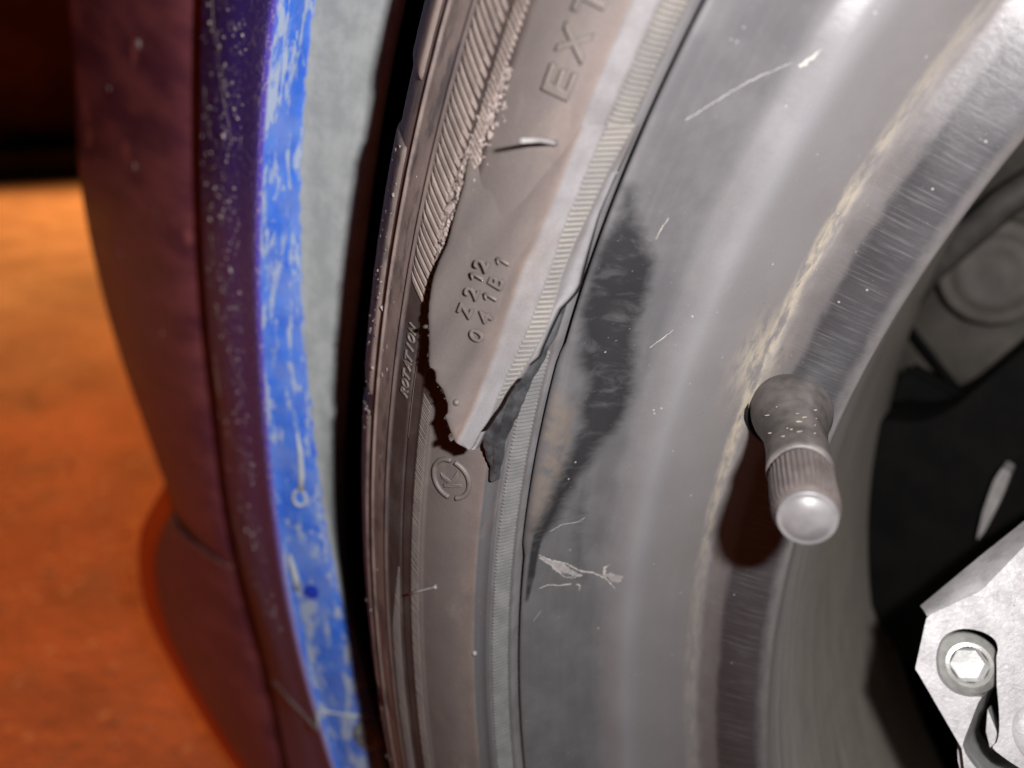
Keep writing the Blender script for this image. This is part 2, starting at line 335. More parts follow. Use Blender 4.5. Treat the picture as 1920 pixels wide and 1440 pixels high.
# ------------------------------------------------------------------ ground and what stands beyond it
def sheet(name, x0, x1, y0, y1, z, mat):
    return mesh_obj(name, [(x0, y0, z), (x1, y0, z), (x1, y1, z), (x0, y1, z)], [(0, 1, 2, 3)], mat, smooth=False)
tag(sheet('ground', -60, 60, -60, 60, 0.0, M_ground), kind='structure')
def stones():                    # grit lying on the tarmac
    V = []; Fc = []; ico = bmesh.new(); bmesh.ops.create_icosphere(ico, subdivisions=1, radius=1.0); IV = np.array([v.co[:] for v in ico.verts]); IF = [tuple(v.index for v in f.verts) for f in ico.faces]; ico.free()
    for i in range(900):
        d = rng.uniform(.35, 3.6) ** 1.0; a = R(rng.uniform(140, 195)); r = rng.uniform(.0007, .0026) * (1 + .3 * d); b = len(V)
        V.extend(np.array([eye.x + d * math.cos(a), eye.y + d * math.sin(a), r * .3]) + IV * r * rng.uniform(.6, 1.2, size=IV.shape) * np.array([1, 1, .7])); Fc.extend(tuple(k + b for k in f) for f in IF)
    return tag(mesh_obj('gravel', V, Fc, M_stone, smooth=False), kind='stuff')
stones()
def box_bm(bm, size, mw):
    r = bmesh.ops.create_cube(bm, size=1.0, matrix=mw @ Matrix.Diagonal((*size, 1))); return r['verts']
def boxes(name, items, mat, parent=None, bevel=0.01, loc=(0, 0, 0), rotz=0.0):
    bm = bmesh.new()
    for c, s_ in items: box_bm(bm, s_, Matrix.Translation(c))
    if bevel: bmesh.ops.bevel(bm, geom=bm.edges[:], offset=bevel, segments=2, affect='EDGES')
    me = bpy.data.meshes.new(name); bm.to_mesh(me); bm.free(); me.materials.append(mat)
    o = bpy.data.objects.new(name, me); o.location = loc; o.rotation_euler.z = rotz; return link(o, parent)
fdir = Vector((-0.935, 0.355, 0)).normalized(); fz = math.atan2(fdir.y, fdir.x)
wpos = Vector((eye.x, eye.y, 0)) + fdir * 4.25
k_ = boxes('kerb', [((0, -3.0 + 1.0 * i, 0.05), (0.14, 0.992, 0.10)) for i in range(7)], M_kerb, None, 0.012, wpos, fz)
tag(k_, kind='structure')
gw = boxes('garden_wall', [((0, 0, 0.62), (0.22, 8.0, 1.24))], M_wall, None, 0.02, wpos + fdir * 0.75, fz)
tag(gw, 'dark low wall beyond the tarmac behind the blue car', 'wall')
boxes('coping', [((0, -3.6 + 0.8 * i, 1.285), (0.30, 0.79, 0.09)) for i in range(10)], M_wall, gw, 0.015)
tag(boxes('verge', [((0.40, 0, 0.045), (0.50, 8.0, 0.09))], M_hedge, None, 0.02, wpos, fz), kind='structure')

# ------------------------------------------------------------------ the car: an empty on the ground below the axle, parts built round the axle
car = empty('car', (0, 0, 0))
tag(car, 'blue car seen close up at its wheel arch with a torn tyre', 'car')
def part(name, V, F, mat, parent=None, **k):
    """A part of the car. Coordinates are relative to the axle; the object itself sits on the axle."""
    o = mesh_obj(name, V, F, mat, parent or car, **k)
    if parent is None: o.location = (0, 0, AX)
    return o

# ---- tyre: profile in (radius, depth) and its arc length in mm
TY = np.array([(.2140,.0060),(.2131,.0015),(.2130,-.0005),(.2132,-.0016),(.2146,-.0043),(.2165,-.0058),(.2185,-.0067),(.2205,-.0075),(.226,-.0084),(.233,-.0080),(.240,-.0060),(.247,-.0022),(.2538,.0045),(.2567,.0105),(.2578,.0180),(.2584,.035),(.2590,.08)])
TD = hermite(TY, np.linspace(0, arclen(TY)[-1], 700)); TS = arclen(TD) * 1000; TN = normals2(TD)
def tp(th, s, h=0.0):            # point on the sidewall: angle (deg), distance across (mm), height above it (mm)
    th, s, h = np.broadcast_arrays(*map(lambda a: np.asarray(a, float), (th, s, h)))
    r = np.interp(s, TS, TD[:, 0]) + np.interp(s, TS, TN[:, 0]) * h * .001
    y = np.interp(s, TS, TD[:, 1]) + np.interp(s, TS, TN[:, 1]) * h * .001
    t = np.radians(th); return np.stack([-r * np.cos(t), y, r * np.sin(t)], -1)
UM = 3.84                        # mm of circumference per degree, for the UVs
def relief(th, s):               # moulded steps and lines of the sidewall (mm)
    g = lambda c, w_: np.exp(-((s - c) / w_) ** 2)
    st = lambda a, w_: 1 / (1 + np.exp(-(s - a) / w_))
    low = 1 / (1 + np.exp((th - 15) / .6))
    h = 0.30 * st(13.1, .10) + 0.30 * g(11.0, .35) * low - .25 * g(12.2, .7) * low
    h += -0.45 * g(28.0, .18) * low + 0.30 * g(32.7, .45) + 0.35 * g(38.6, .35) - 0.4 * g(39.6, .25)
    h += 0.25 * (st(22.9, .1) - st(25.6, .1)) * low
    return h
th1 = np.r_[np.arange(-180, -16, 4.0), np.arange(-16, 36, .16), np.arange(36, 180, 4.0)]
s1 = np.r_[np.linspace(0, 6, 14), np.arange(6.2, 45, .22), np.linspace(45.3, TS[-1], 30)]
T_, S_ = np.meshgrid(th1, s1, indexing='ij')
P = tp(T_, S_, relief(T_, S_))
mir = P[:, ::-1].copy(); mir[..., 1] = 0.16 - mir[..., 1]          # the inboard half
PV = np.concatenate([P, mir], 1); n_, m_ = PV.shape[:2]
UVt = np.concatenate([np.stack([T_ * UM, S_], -1), np.stack([T_ * UM, S_ * 0 + 70], -1)], 1)
tyre = part('tyre', PV.reshape(-1, 3), grid_faces(n_, m_, True, True), M_side, uv=UVt.reshape(-1, 2))

def patch(name, thr, sr, h, mat, parent=tyre, nt=60, ns=14, edge=.25, uvoff=0, rough=0.0):
    th = np.linspace(*thr, nt); s = np.linspace(*sr, ns); A, B = np.meshgrid(th, s, indexing='ij')
    de = np.minimum(np.minimum((A - thr[0]) * UM, (thr[1] - A) * UM), np.minimum(B - sr[0], sr[1] - B))
    H = h * np.clip(de / edge, 0, 1) ** .5 - .25 * (de <= 0) + rough * rng.normal(size=A.shape) * (de > 0)
    return part(name, tp(A, B, H).reshape(-1, 3), grid_faces(nt, ns, False, True), mat, parent, uv=np.stack([A * UM + uvoff, B], -1).reshape(-1, 2))
# shoulder blocks of the tread, each its own piece
for a, b in ((-30, -18.6), (-18, -4.7), (-4.1, 10.3), (11.0, 21.2), (23.3, 34), (35, 46)):
    patch('tread_block', (a, b), (40.6, 62), .8, M_side, nt=80, ns=26, edge=1.2, rough=.02)
# raised hatching on the sidewall: slanted ridges, too small to pick apart singly, joined
def ridges(name, th0, th1, dth, sa, sb, lean, wfrac, h, mat, fade=None):
    V = []; F = []; n = int((th1 - th0) / dth); K = 6
    for i in range(n):
        t0 = th0 + i * dth + random.uniform(-.06, .06) * dth
        a, b = (sa(t0), sb(t0)) if callable(sa) else (sa, sb)
        if b - a < .4: continue
        if fade and random.random() < fade(t0): continue
        hh = h * random.uniform(.75, 1.1); base = len(V); w_ = dth * wfrac * .5
        for k in range(K):
            f = k / (K - 1); s = a + (b - a) * f; t = t0 + lean * (s - b); e = 1 if 0 < k < K - 1 else 0
            for dt, hz in ((-w_, -.1), (-w_ * .75, hh * e - .05), (w_ * .75, hh * e - .05), (w_, -.1)):
                V.append(tp(t + dt, s, hz + relief(np.float64(t), np.float64(s))))
        for k in range(K - 1):
            for j in range(3):
                q = base + k * 4 + j; F.append((q, q + 4, q + 5, q + 1))
        F.append((base, base+1, base+2, base+3)); F.append((base+(K-1)*4+3, base+(K-1)*4+2, base+(K-1)*4+1, base+(K-1)*4))
    return tag(part(name, V, F, mat, tyre, smooth=False), kind='stuff')
ridges('hatch_ridge', 17.5, 37, .335, lambda t: 26.7 + max(0, (19.5 - t)) * .5, lambda t: 32.3, .158, .60, .42, M_hatch)
ridges('hatch_ridge', 22.6, 37, .20, lambda t: 24.1 + .0 * t, lambda t: 26.35, .158, .60, .35, M_hatch)
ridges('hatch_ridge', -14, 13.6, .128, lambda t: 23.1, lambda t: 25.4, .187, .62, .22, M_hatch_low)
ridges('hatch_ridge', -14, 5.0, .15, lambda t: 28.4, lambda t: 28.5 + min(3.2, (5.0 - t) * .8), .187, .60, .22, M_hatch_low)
# bead ribs
def ring_ribs(name, th0, th1, mat, sa=7.1, sb=10.25, dth=.178, h=.42):
    V = []; F = []
    for i in range(int((th1 - th0) / dth)):
        t0 = th0 + i * dth; base = len(V); w_ = dth * .5; hh = h * random.uniform(.8, 1.1)
        for f, e in ((0, 0), (.07, 1), (.5, 1), (.93, 1), (1, 0)):
            s = sa + (sb - sa) * f + random.uniform(-.05, .05); t = t0 - .010 * (s - sa)
            for q, hz in ((-.72, -.08), (-.34, hh * e), (.34, hh * e), (.72, -.08)):
                V.append(tp(t + q * w_, s, hz))
        for k in range(4):
            for j in range(3):
                q = base + k * 4 + j; F.append((q, q + 4, q + 5, q + 1))
    return tag(part(name, V, F, mat, tyre, smooth=False), kind='stuff')
ring_ribs('bead_rib', 25.4, 40, M_rib)
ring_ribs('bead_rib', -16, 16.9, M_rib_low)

# ---- letters: built-in font, wrapped on to the rubber
def glyph(ch, size=1.0, depth=.1, shear=0.0, bevel=0.0):
    cu = bpy.data.curves.new('glyph', 'FONT'); cu.body = ch; cu.size = size; cu.extrude = depth; cu.shear = shear
    cu.bevel_depth = bevel; cu.resolution_u = 4; cu.align_x = 'CENTER'
    o = bpy.data.objects.new('glyph', cu); col.objects.link(o)
    dg = bpy.context.evaluated_depsgraph_get(); me = bpy.data.meshes.new_from_object(o.evaluated_get(dg))
    V = np.array([v.co[:] for v in me.vertices]); F = [tuple(p.vertices) for p in me.polygons]
    bpy.data.objects.remove(o); bpy.data.curves.remove(cu); bpy.data.meshes.remove(me); return V, F
def letter(ch, fn, wid, hgt, mat, parent, depth=.45, thick=0.0, name='letter', shear=0.0):
    """fn(u, v, h) -> point; the glyph is stretched to wid x hgt (mm) with its foot at v=0 and centred on u=0"""
    V, F = glyph(ch, 10.0, .2, shear, thick)
    lo, hi = V.min(0), V.max(0); U = (V[:, 0] - (lo[0] + hi[0]) / 2) / (hi[0] - lo[0]) * wid; W = (V[:, 1] - lo[1]) / (hi[1] - lo[1]) * hgt
    H = np.where(V[:, 2] > (lo[2] + hi[2]) / 2 - 1e-6, depth, -.2)
    Z = (V[:, 2] - lo[2]) / (hi[2] - lo[2]); H = -.2 + (depth + .2) * Z
    return part(name, np.array([fn(u, w_, h) for u, w_, h in zip(U, W, H)]), F, mat, parent, sharp=50)
def one(c, parent):              # the figure one: a stroke with a flag
    c = np.array(c); f = lambda u, v: c + uvec * u * .001 + vvec * (v - 1.05) * .001 + nvec * .00030
    V, F = tube([f(-.55, 1.45), f(-.30, 1.75), f(.12, 2.08), f(.14, 2.05), f(.15, 1.2), f(.15, .05)], [.00010, .00017, .00019, .00020, .00020, .00017], 8); return part('letter', V, F, M_letter, parent)
def on_tyre(th, s): return lambda u, v, h: tp(th + u / UM, s + v, h + .3)
for ch, th, wd in (('E', 26.0, 3.3), ('X', 27.2, 3.7), ('T', 28.45, 3.7)):
    letter(ch, on_tyre(th, 15.45), wd, 3.3, M_letter, tyre, .70, .30)
for i, ch in enumerate('ROTATION'):
    letter(ch, on_tyre(12.85 + i * .385, 28.75), .7 if ch == 'I' else 1.3, 1.75, M_letter, tyre, .30, .12, shear=.28)
def tube_on(name, pts, rad, mat, parent, k=8):
    V, F = tube(pts, rad, k); return part(name, V, F, mat, parent)
# frame lines on both sides of the word, oval emblem with its K
for s_ in (27.7, 31.2):
    t_ = np.linspace(11.0, 16.4, 40); tube_on('frame_line', tp(t_, s_ + .5 * np.clip((t_ - 15.6), 0, 1) * (1 if s_ < 29 else -1), .1), .00022, M_letter, tyre, 6)
a_ = np.radians(np.linspace(-60, 95, 30)); ex, ey = 3.3, 3.0; rot = R(28)
def oval(a): 
    u, v = ex * np.cos(a), ey * np.sin(a); return tp(10.25 + (u * math.cos(rot) - v * math.sin(rot)) / UM, 18.5 + (u * math.sin(rot) + v * math.cos(rot)), .38)
tube_on('emblem_ring', oval(np.radians(np.linspace(-25, 150, 40))), .00042, M_letter, tyre)
tube_on('emblem_ring', oval(np.radians(np.linspace(172, 322, 36))), .00042, M_letter, tyre)
letter('K', lambda u, v, h: tp(10.25 + (u * .85 - (v - 1.6) * .35) / UM, 18.45 + (v - 1.6) * .9 + u * .35, h + .3), 3.1, 3.2, M_letter, tyre, .35, .4, 'emblem_letter')

# ---- torn flap: rows from the root down to the tip, each row five stations across (angle, radius mm, depth mm)
FLAP = np.array([[[23.496,229.24,-8.92],[25.082,216.03,-6.1],[25.315,214.1,-4.48],[25.474,212.59,-1.17],[25.477,212.53,-0.75]],[[23.241,229.15,-8.92],[24.82,216.0,-6.08],[25.048,214.09,-4.47],[25.198,212.61,-1.29],[25.201,212.52,-0.68]],[[22.983,229.07,-8.92],[24.553,215.99,-6.07],[24.777,214.09,-4.47],[24.92,212.63,-1.38],[24.923,212.51,-0.62]],[[22.722,229.0,-8.93],[24.282,215.98,-6.07],[24.504,214.09,-4.47],[24.639,212.65,-1.47],[24.642,212.5,-0.56]],[[22.459,228.92,-8.93],[24.009,215.98,-6.07],[24.227,214.09,-4.47],[24.356,212.68,-1.57],[24.357,212.5,-0.5]],[[22.2,228.79,-8.95],[23.734,215.98,-6.08],[23.949,214.09,-4.48],[24.072,212.69,-1.69],[24.072,212.49,-0.47]],[[21.95,228.57,-9.0],[23.458,215.96,-6.12],[23.671,214.07,-4.53],[23.789,212.7,-1.85],[23.79,212.45,-0.57]],[[21.699,228.34,-9.06],[23.182,215.94,-6.18],[23.392,214.05,-4.6],[23.507,212.69,-2.04],[23.508,212.41,-0.75]],[[21.423,228.31,-9.14],[22.904,215.91,-6.25],[23.112,214.02,-4.69],[23.223,212.67,-2.24],[23.227,212.36,-0.96]],[[21.14,228.32,-9.23],[22.623,215.89,-6.34],[22.831,213.99,-4.79],[22.939,212.66,-2.47],[22.945,212.31,-1.18]],[[20.856,228.33,-9.33],[22.338,215.9,-6.47],[22.548,213.96,-4.9],[22.654,212.64,-2.71],[22.663,212.25,-1.42]],[[20.57,228.34,-9.45],[22.051,215.9,-6.6],[22.264,213.92,-5.03],[22.368,212.62,-2.96],[22.38,212.19,-1.68]],[[20.285,228.32,-9.57],[21.763,215.91,-6.75],[21.979,213.88,-5.18],[22.081,212.6,-3.23],[22.096,212.1,-1.82]],[[20.009,228.22,-9.71],[21.473,215.91,-6.91],[21.696,213.8,-5.29],[21.792,212.58,-3.5],[21.81,211.98,-1.92]],[[19.731,228.12,-9.86],[21.182,215.91,-7.08],[21.413,213.71,-5.41],[21.502,212.56,-3.78],[21.524,211.87,-2.04]],[[19.445,228.07,-10.01],[20.889,215.92,-7.26],[21.128,213.62,-5.53],[21.212,212.53,-4.05],[21.237,211.75,-2.18]],[[19.129,228.26,-10.17],[20.587,215.99,-7.48],[20.842,213.52,-5.67],[20.923,212.47,-4.27],[20.949,211.62,-2.33]],[[18.81,228.45,-10.34],[20.272,216.16,-7.76],[20.555,213.42,-5.81],[20.631,212.41,-4.49],[20.66,211.49,-2.49]],[[18.511,228.47,-10.52],[19.983,216.1,-7.93],[20.266,213.32,-5.97],[20.34,212.34,-4.73],[20.37,211.35,-2.63]],[[18.21,228.5,-10.71],[19.692,216.03,-8.11],[19.973,213.26,-6.17],[20.048,212.26,-4.95],[20.079,211.18,-2.72]],[[17.936,228.29,-10.91],[19.4,215.96,-8.29],[19.678,213.21,-6.4],[19.759,212.11,-5.07],[19.787,211.0,-2.81]],[[17.667,228.03,-11.11],[19.107,215.89,-8.48],[19.381,213.16,-6.64],[19.468,211.95,-5.21],[19.497,210.97,-3.33]],[[17.4,227.75,-11.33],[18.814,215.81,-8.68],[19.082,213.12,-6.88],[19.177,211.8,-5.36],[19.202,211.11,-4.16]],[[17.135,227.44,-11.55],[18.519,215.73,-8.88],[18.783,213.07,-7.13],[18.884,211.65,-5.53],[18.897,211.37,-5.09]],[[16.875,227.08,-11.77],[18.221,215.67,-9.1],[18.483,213.01,-7.38],[18.589,211.52,-5.74],[18.597,211.36,-5.5]],[[16.622,226.66,-11.99],[17.921,215.61,-9.33],[18.182,212.96,-7.64],[18.293,211.39,-5.96],[18.296,211.34,-5.88]],[[16.367,226.24,-12.21],[17.621,215.55,-9.57],[17.878,212.94,-7.93],[17.994,211.3,-6.24],[17.994,211.3,-6.24]],[[16.118,225.76,-12.43],[17.323,215.46,-9.8],[17.57,212.94,-8.25],[17.685,211.39,-6.75],[17.69,211.29,-6.63]],[[15.874,225.24,-12.65],[17.023,215.37,-10.04],[17.261,212.95,-8.57],[17.373,211.49,-7.25],[17.386,211.27,-7.0]],[[15.629,224.72,-12.87],[16.708,215.41,-10.34],[16.948,212.98,-8.92],[17.059,211.58,-7.73],[17.083,211.19,-7.31]],[[15.389,224.15,-13.08],[16.393,215.45,-10.65],[16.632,213.05,-9.29],[16.742,211.69,-8.21],[16.742,211.69,-8.21]],[[15.309,223.96,-13.15],[16.289,215.46,-10.75],[16.529,213.04,-9.4],[16.636,211.73,-8.37],[16.636,211.73,-8.37]],[[15.377,222.91,-13.09],[16.226,215.46,-10.81],[16.467,213.04,-9.46],[16.572,211.76,-8.46],[16.572,211.76,-8.46]],[[15.222,222.66,-13.22],[16.038,215.47,-10.99],[16.282,213.02,-9.65],[16.38,211.84,-8.75],[16.38,211.84,-8.75]],[[14.979,222.26,-13.42],[15.744,215.49,-11.28],[15.992,213.0,-9.96],[16.07,212.09,-9.29],[16.07,212.09,-9.29]],[[14.91,221.45,-13.44],[15.575,215.5,-11.45],[15.824,213.01,-10.14],[15.886,212.29,-9.64],[15.886,212.29,-9.64]],[[14.846,220.76,-13.43],[15.427,215.51,-11.6],[15.677,213.02,-10.31],[15.732,212.39,-9.88],[15.732,212.39,-9.88]],[[14.697,220.08,-13.49],[15.195,215.53,-11.84],[15.445,213.04,-10.57],[15.49,212.53,-10.24],[15.49,212.53,-10.24]],[[14.502,219.23,-13.55],[14.898,215.56,-12.15],[15.151,213.06,-10.91],[15.193,212.58,-10.61],[15.193,212.58,-10.61]],[[14.322,218.97,-13.68],[14.685,215.58,-12.37],[14.94,213.07,-11.15],[14.973,212.7,-10.92],[14.973,212.7,-10.92]],[[14.178,218.75,-13.78],[14.513,215.62,-12.56],[14.773,213.06,-11.33],[14.789,212.88,-11.23],[14.789,212.88,-11.23]],[[14.019,219.05,-14.0],[14.384,215.65,-12.71],[14.649,213.03,-11.46],[14.652,213.0,-11.44],[14.652,213.0,-11.44]],[[13.866,218.53,-14.06],[14.168,215.7,-12.95],[14.427,213.16,-11.78],[14.427,213.16,-11.78],[14.427,213.16,-11.78]],[[13.712,218.03,-14.11],[13.952,215.75,-13.19],[14.201,213.32,-12.1],[14.201,213.32,-12.1],[14.201,213.32,-12.1]],[[13.602,217.67,-14.14],[13.8,215.78,-13.37],[14.037,213.5,-12.36],[14.037,213.5,-12.36],[14.037,213.5,-12.36]],[[13.442,217.0,-14.13],[13.563,215.83,-13.64],[13.793,213.62,-12.69],[13.793,213.62,-12.69],[13.793,213.62,-12.69]],[[13.279,216.33,-14.11],[13.326,215.88,-13.92],[13.551,213.71,-12.99],[13.551,213.71,-12.99],[13.551,213.71,-12.99]],[[13.246,215.62,-13.93],[13.246,215.62,-13.93],[13.441,213.75,-13.13],[13.441,213.75,-13.13],[13.441,213.75,-13.13]],[[13.221,215.05,-13.79],[13.221,215.05,-13.79],[13.351,213.8,-13.26],[13.351,213.8,-13.26],[13.351,213.8,-13.26]],[[13.199,214.66,-13.7],[13.199,214.66,-13.7],[13.278,213.9,-13.37],[13.278,213.9,-13.37],[13.278,213.9,-13.37]],[[13.176,214.27,-13.61],[13.176,214.27,-13.61],[13.204,214.0,-13.49],[13.204,214.0,-13.49],[13.204,214.0,-13.49]]])
FP = pol(FLAP[..., 0], FLAP[..., 1] * .001, FLAP[..., 2] * .001)
tt = arclen(FP.mean(1)); NR = 170
tq = np.linspace(0, tt[-1], NR)
CQ = np.stack([np.stack([np.interp(tq, tt, FP[:, k, c]) for c in range(3)], -1) for k in range(5)], 1)   # NR x 5 x 3
UQ = np.interp(tq, tt, FLAP[:, :, 0].mean(1)) * UM
for k in range(1, 5):                                        # smooth everything but the torn left edge
    pass
NS = (26, 7, 8, 3); cols = []; vs = []
vk = [None, 13.2, 10.4, 7.0, 5.6]
for g_ in range(4):
    for j in range(NS[g_]):
        f = j / NS[g_]; cols.append(CQ[:, g_] * (1 - f) + CQ[:, g_ + 1] * f)
        if g_ == 0: dl = np.linalg.norm(CQ[:, 0] - CQ[:, 1], axis=1) * 1000; vs.append(13.2 + dl * (1 - f))
        else: vs.append(np.full(NR, vk[g_] * (1 - f) + vk[g_ + 1] * f))
cols.append(CQ[:, 4]); vs.append(np.full(NR, 5.6))
FG = np.stack(cols, 1); VG = np.stack(vs, 1); MC = FG.shape[1]
du = np.gradient(FG, axis=0); Mn = np.array([-0.33, -0.94, 0.10])
nrm = np.gradient(FG, axis=1); nn = np.cross(du, nrm); nl = np.linalg.norm(nn, axis=2, keepdims=True)
nn = np.where(nl > 1e-12, nn / np.maximum(nl, 1e-12), Mn); nn *= np.sign((nn * Mn).sum(2, keepdims=True)); nn = nn * .3 + Mn / np.linalg.norm(Mn) * .7
nn /= np.linalg.norm(nn, axis=2, keepdims=True)
rm_ = nn[:, :26].mean(1); rm_ = np.stack([blur1(rm_[:, c], 6) for c in range(3)], -1); rm_ /= np.linalg.norm(rm_, axis=1)[:, None]; nn = np.repeat(rm_[:, None], MC, 1)      # one even normal per row
FG -= nn * (.00047 * np.clip(1 - np.linspace(0, 1, NR) / .14, 0, 1) ** 1.2)[:, None, None]; CQ[:, :] -= nn.mean(1)[:, None] * (.00047 * np.clip(1 - np.linspace(0, 1, NR) / .14, 0, 1) ** 1.2)[:, None, None]
hl = .5 + 7.5 * np.clip(np.linspace(-.12, 1, NR), 0, 1) ** 1.6
thk = np.clip(hl * .6, .35, 1.1)[:, None, None] * .001
step = (.30 / (1 + np.exp(-(VG - 13.15) / .06)))[..., None] * .001
wv = .25 * np.sin(VG * .9 + UQ[:, None] * .3)[..., None] * .0004
edgeL = np.clip((VG - VG[:, :1]) / -1.2, 0, 1); rnd = (-.35 * (1 - np.sqrt(np.clip(1 - (1 - edgeL) ** 2, 0, 1))))[..., None] * .001
jag = np.zeros((NR, MC, 3)); jr = (rng.normal(size=NR) * .00014 + .0003 * np.sin(np.arange(NR) * 1.1) * rng.random(NR)) * np.clip(np.linspace(-.3, 1.4, NR), 0, 1); jag[:, 0] = jr[:, None] * np.array([1, 0, .4])
front = FG + nn * (step + wv + rnd) + jag
back = FG - nn * thk + jag
FV = np.concatenate([front.reshape(-1, 3), back.reshape(-1, 3)]); off = NR * MC
FF = grid_faces(NR, MC) + [tuple(i + off for i in f[::-1]) for f in grid_faces(NR, MC)]
for i in range(NR - 1):
    for j in (0, MC - 1):
        a, b = i * MC + j, (i + 1) * MC + j; FF.append((a, b, b + off, a + off) if j == 0 else (b, a, a + off, b + off))
for j in range(MC - 1):
    a, b = (NR - 1) * MC + j, (NR - 1) * MC + j + 1; FF.append((a, b, b + off, a + off))
fuv = np.stack([np.broadcast_to(UQ[:, None], VG.shape), VG], -1).reshape(-1, 2)
flap = part('torn_flap', FV, FF, M_flap, uv=np.concatenate([fuv, fuv]))
tag(flap, 'torn tongue of sidewall rubber lifted off the tyre')
# ribs on the flap
def flap_ribs():
    V = []; F = []; a, b = CQ[:, 2], CQ[:, 3]; L = arclen(a); n = int(L[-1] / .00071); nu = nn.mean(1)
    for i in range(n):
        q = i * .00071 + .0002; ia = np.array([np.interp(q, L, a[:, c]) for c in range(3)]); ib = np.array([np.interp(q, L, b[:, c]) for c in range(3)])
        ln = np.linalg.norm(ib - ia)
        if ln < .0006: continue
        k = int(np.clip(np.searchsorted(L, q), 1, NR - 1)); N_ = nu[k]; td = a[k] - a[k - 1]; td /= np.linalg.norm(td) + 1e-12; base = len(V); hh = .42 * random.uniform(.75, 1.1)
        for f, e in ((0.0, 0), (.07, 1), (.5, 1), (.93, 1), (1, 0)):
            c = ia + (ib - ia) * f - td * .00012 * f
            for w_, hz in ((-.27, -.08), (-.13, hh * e), (.13, hh * e), (.27, -.08)): V.append(c + td * w_ * .001 + N_ * hz * .001)
        for k2 in range(4):
            for j in range(3):
                z = base + k2 * 4 + j; F.append((z, z + 1, z + 5, z + 4))
    return tag(part('bead_rib', V, F, M_rib, flap, smooth=False), kind='stuff')
flap_ribs()
uvec = np.array([.0029, .0016, .0078]); uvec /= np.linalg.norm(uvec); vvec = np.array([-.0016, -.0002, .0007]); vvec -= uvec * (vvec @ uvec); vvec /= np.linalg.norm(vvec)
nvec = np.cross(uvec, vvec); nvec *= np.sign(nvec[1]) * -1
for ch, c, wd in (('Z', (-.2106, -.0109, .0678), 1.55), ('2', (-.2098, -.0104, .0703), 1.5), ('1', (-.2091, -.0101, .0724), .75), ('2', (-.2085, -.0098, .0741), 1.5),
              ('0', (-.2087, -.0109, .0647), 1.6), ('4', (-.2077, -.0102, .0672), 1.5), ('1', (-.2071, -.0098, .0699), .75), ('B', (-.2064, -.0093, .0720), 1.45), ('1', (-.2056, -.0089, .0746), .75)):
    if ch == '1': one(c, flap); continue
    c = np.array(c)
    letter(ch, lambda u, v, h, c=c: c + uvec * u * .001 + vvec * (v - 1.05) * .001 + nvec * (h + .18) * .001, wd, 2.15, M_letter, flap, .34, .16)
# rubber moulding hairs and their stumps
for a, b, r0 in (((-.1989, -.0071, .0895), (-.1966, -.0162, .0904), .00025), ((-.2218, -.0085, .0185), (-.2283, -.0096, .0147), .00024)):
    a, b = Vector(a), Vector(b); mid = (a + b) / 2 + Vector((.0002, 0, .0002))
    V, F = tube([a, a.lerp(mid, .15), mid, b], [r0 * 1.6, r0 * 1.05, r0, r0 * .85], 10); part('rubber_hair', V, F, M_hair, tyre)
def nub(c, r, parent, mat=M_hair):
    bm = bmesh.new(); bmesh.ops.create_uvsphere(bm, u_segments=12, v_segments=8, radius=r); V = [Vector(v.co) + Vector(c) for v in bm.verts]; F = [tuple(v.index for v in f.verts) for f in bm.faces]; bm.free()
    return part('rubber_stump', V, F, mat, parent)
nub((-.2160, -.0060, .0066), .00045, tyre); nub((-.2108, -.0133, .0553), .00050, flap, M_letter)
# twisted strands in the tear beside the flap
def strand(name, pts, wid, thick, twist, parent=tyre, mat=M_torn):
    pts = np.array(pts) + np.array([.0002, .0010, 0]); s = arclen(pts); q = np.linspace(0, s[-1], 46); C = hermite(pts, q); V = []; F = []; k = 14
    wid = np.interp(q, s, wid); thick = np.interp(q, s, thick)
    for i, c in enumerate(C):
        t = Vector(C[min(i+1, 45)] - C[max(i-1, 0)]).normalized(); n = Vector((-.3, -.95, 0)); n = (n - t * n.dot(t)).normalized(); b = t.cross(n)
        a = twist * i / 45 + .35 * math.sin(i * .6)
        n2 = n * math.cos(a) + b * math.sin(a); b2 = b * math.cos(a) - n * math.sin(a)
        for j in range(k):
            z = 2 * math.pi * j / k; cz, sz = math.cos(z), math.sin(z)
            V.append(Vector(c) + b2 * wid[i] * math.copysign(abs(cz) ** .6, cz) * (1 + .06 * math.sin(i * 1.7 + j)) + n2 * thick[i] * math.copysign(abs(sz) ** .8, sz))
    for i in range(45):
        for j in range(k): F.append((i*k+j, i*k+(j+1) % k, (i+1)*k+(j+1) % k, (i+1)*k+j))
    return part(name, V, F, mat, parent)
strand('torn_strand', [(-.2012,-.0030,.0690),(-.2027,-.0038,.0650),(-.2043,-.0050,.0614),(-.2064,-.0062,.0570),(-.2083,-.0068,.0527),(-.2100,-.0070,.0486),(-.2107,-.0066,.0450),(-.2115,-.0062,.0403)],
       [.0005, .0011, .0014, .0016, .0018, .0017, .0014, .0009], [.0005, .0009, .0011, .0012, .0013, .0012, .0010, .0005], 4.2)
strand('torn_strand', [(-.2076,-.0075,.0548),(-.2090,-.0084,.0515),(-.2103,-.0082,.0480),(-.2109,-.0071,.0442),(-.2114,-.0062,.0410)], [.0005, .0010, .0013, .0010, .0004], [.0003, .0006, .0008, .0005, .0003], -2.2)
strand('torn_strand', [(-.2017,-.0034,.0665),(-.2030,-.0046,.0640),(-.2044,-.0052,.0608)], [.0004, .0008, .0004], [.0003, .0006, .0003], 2.0)
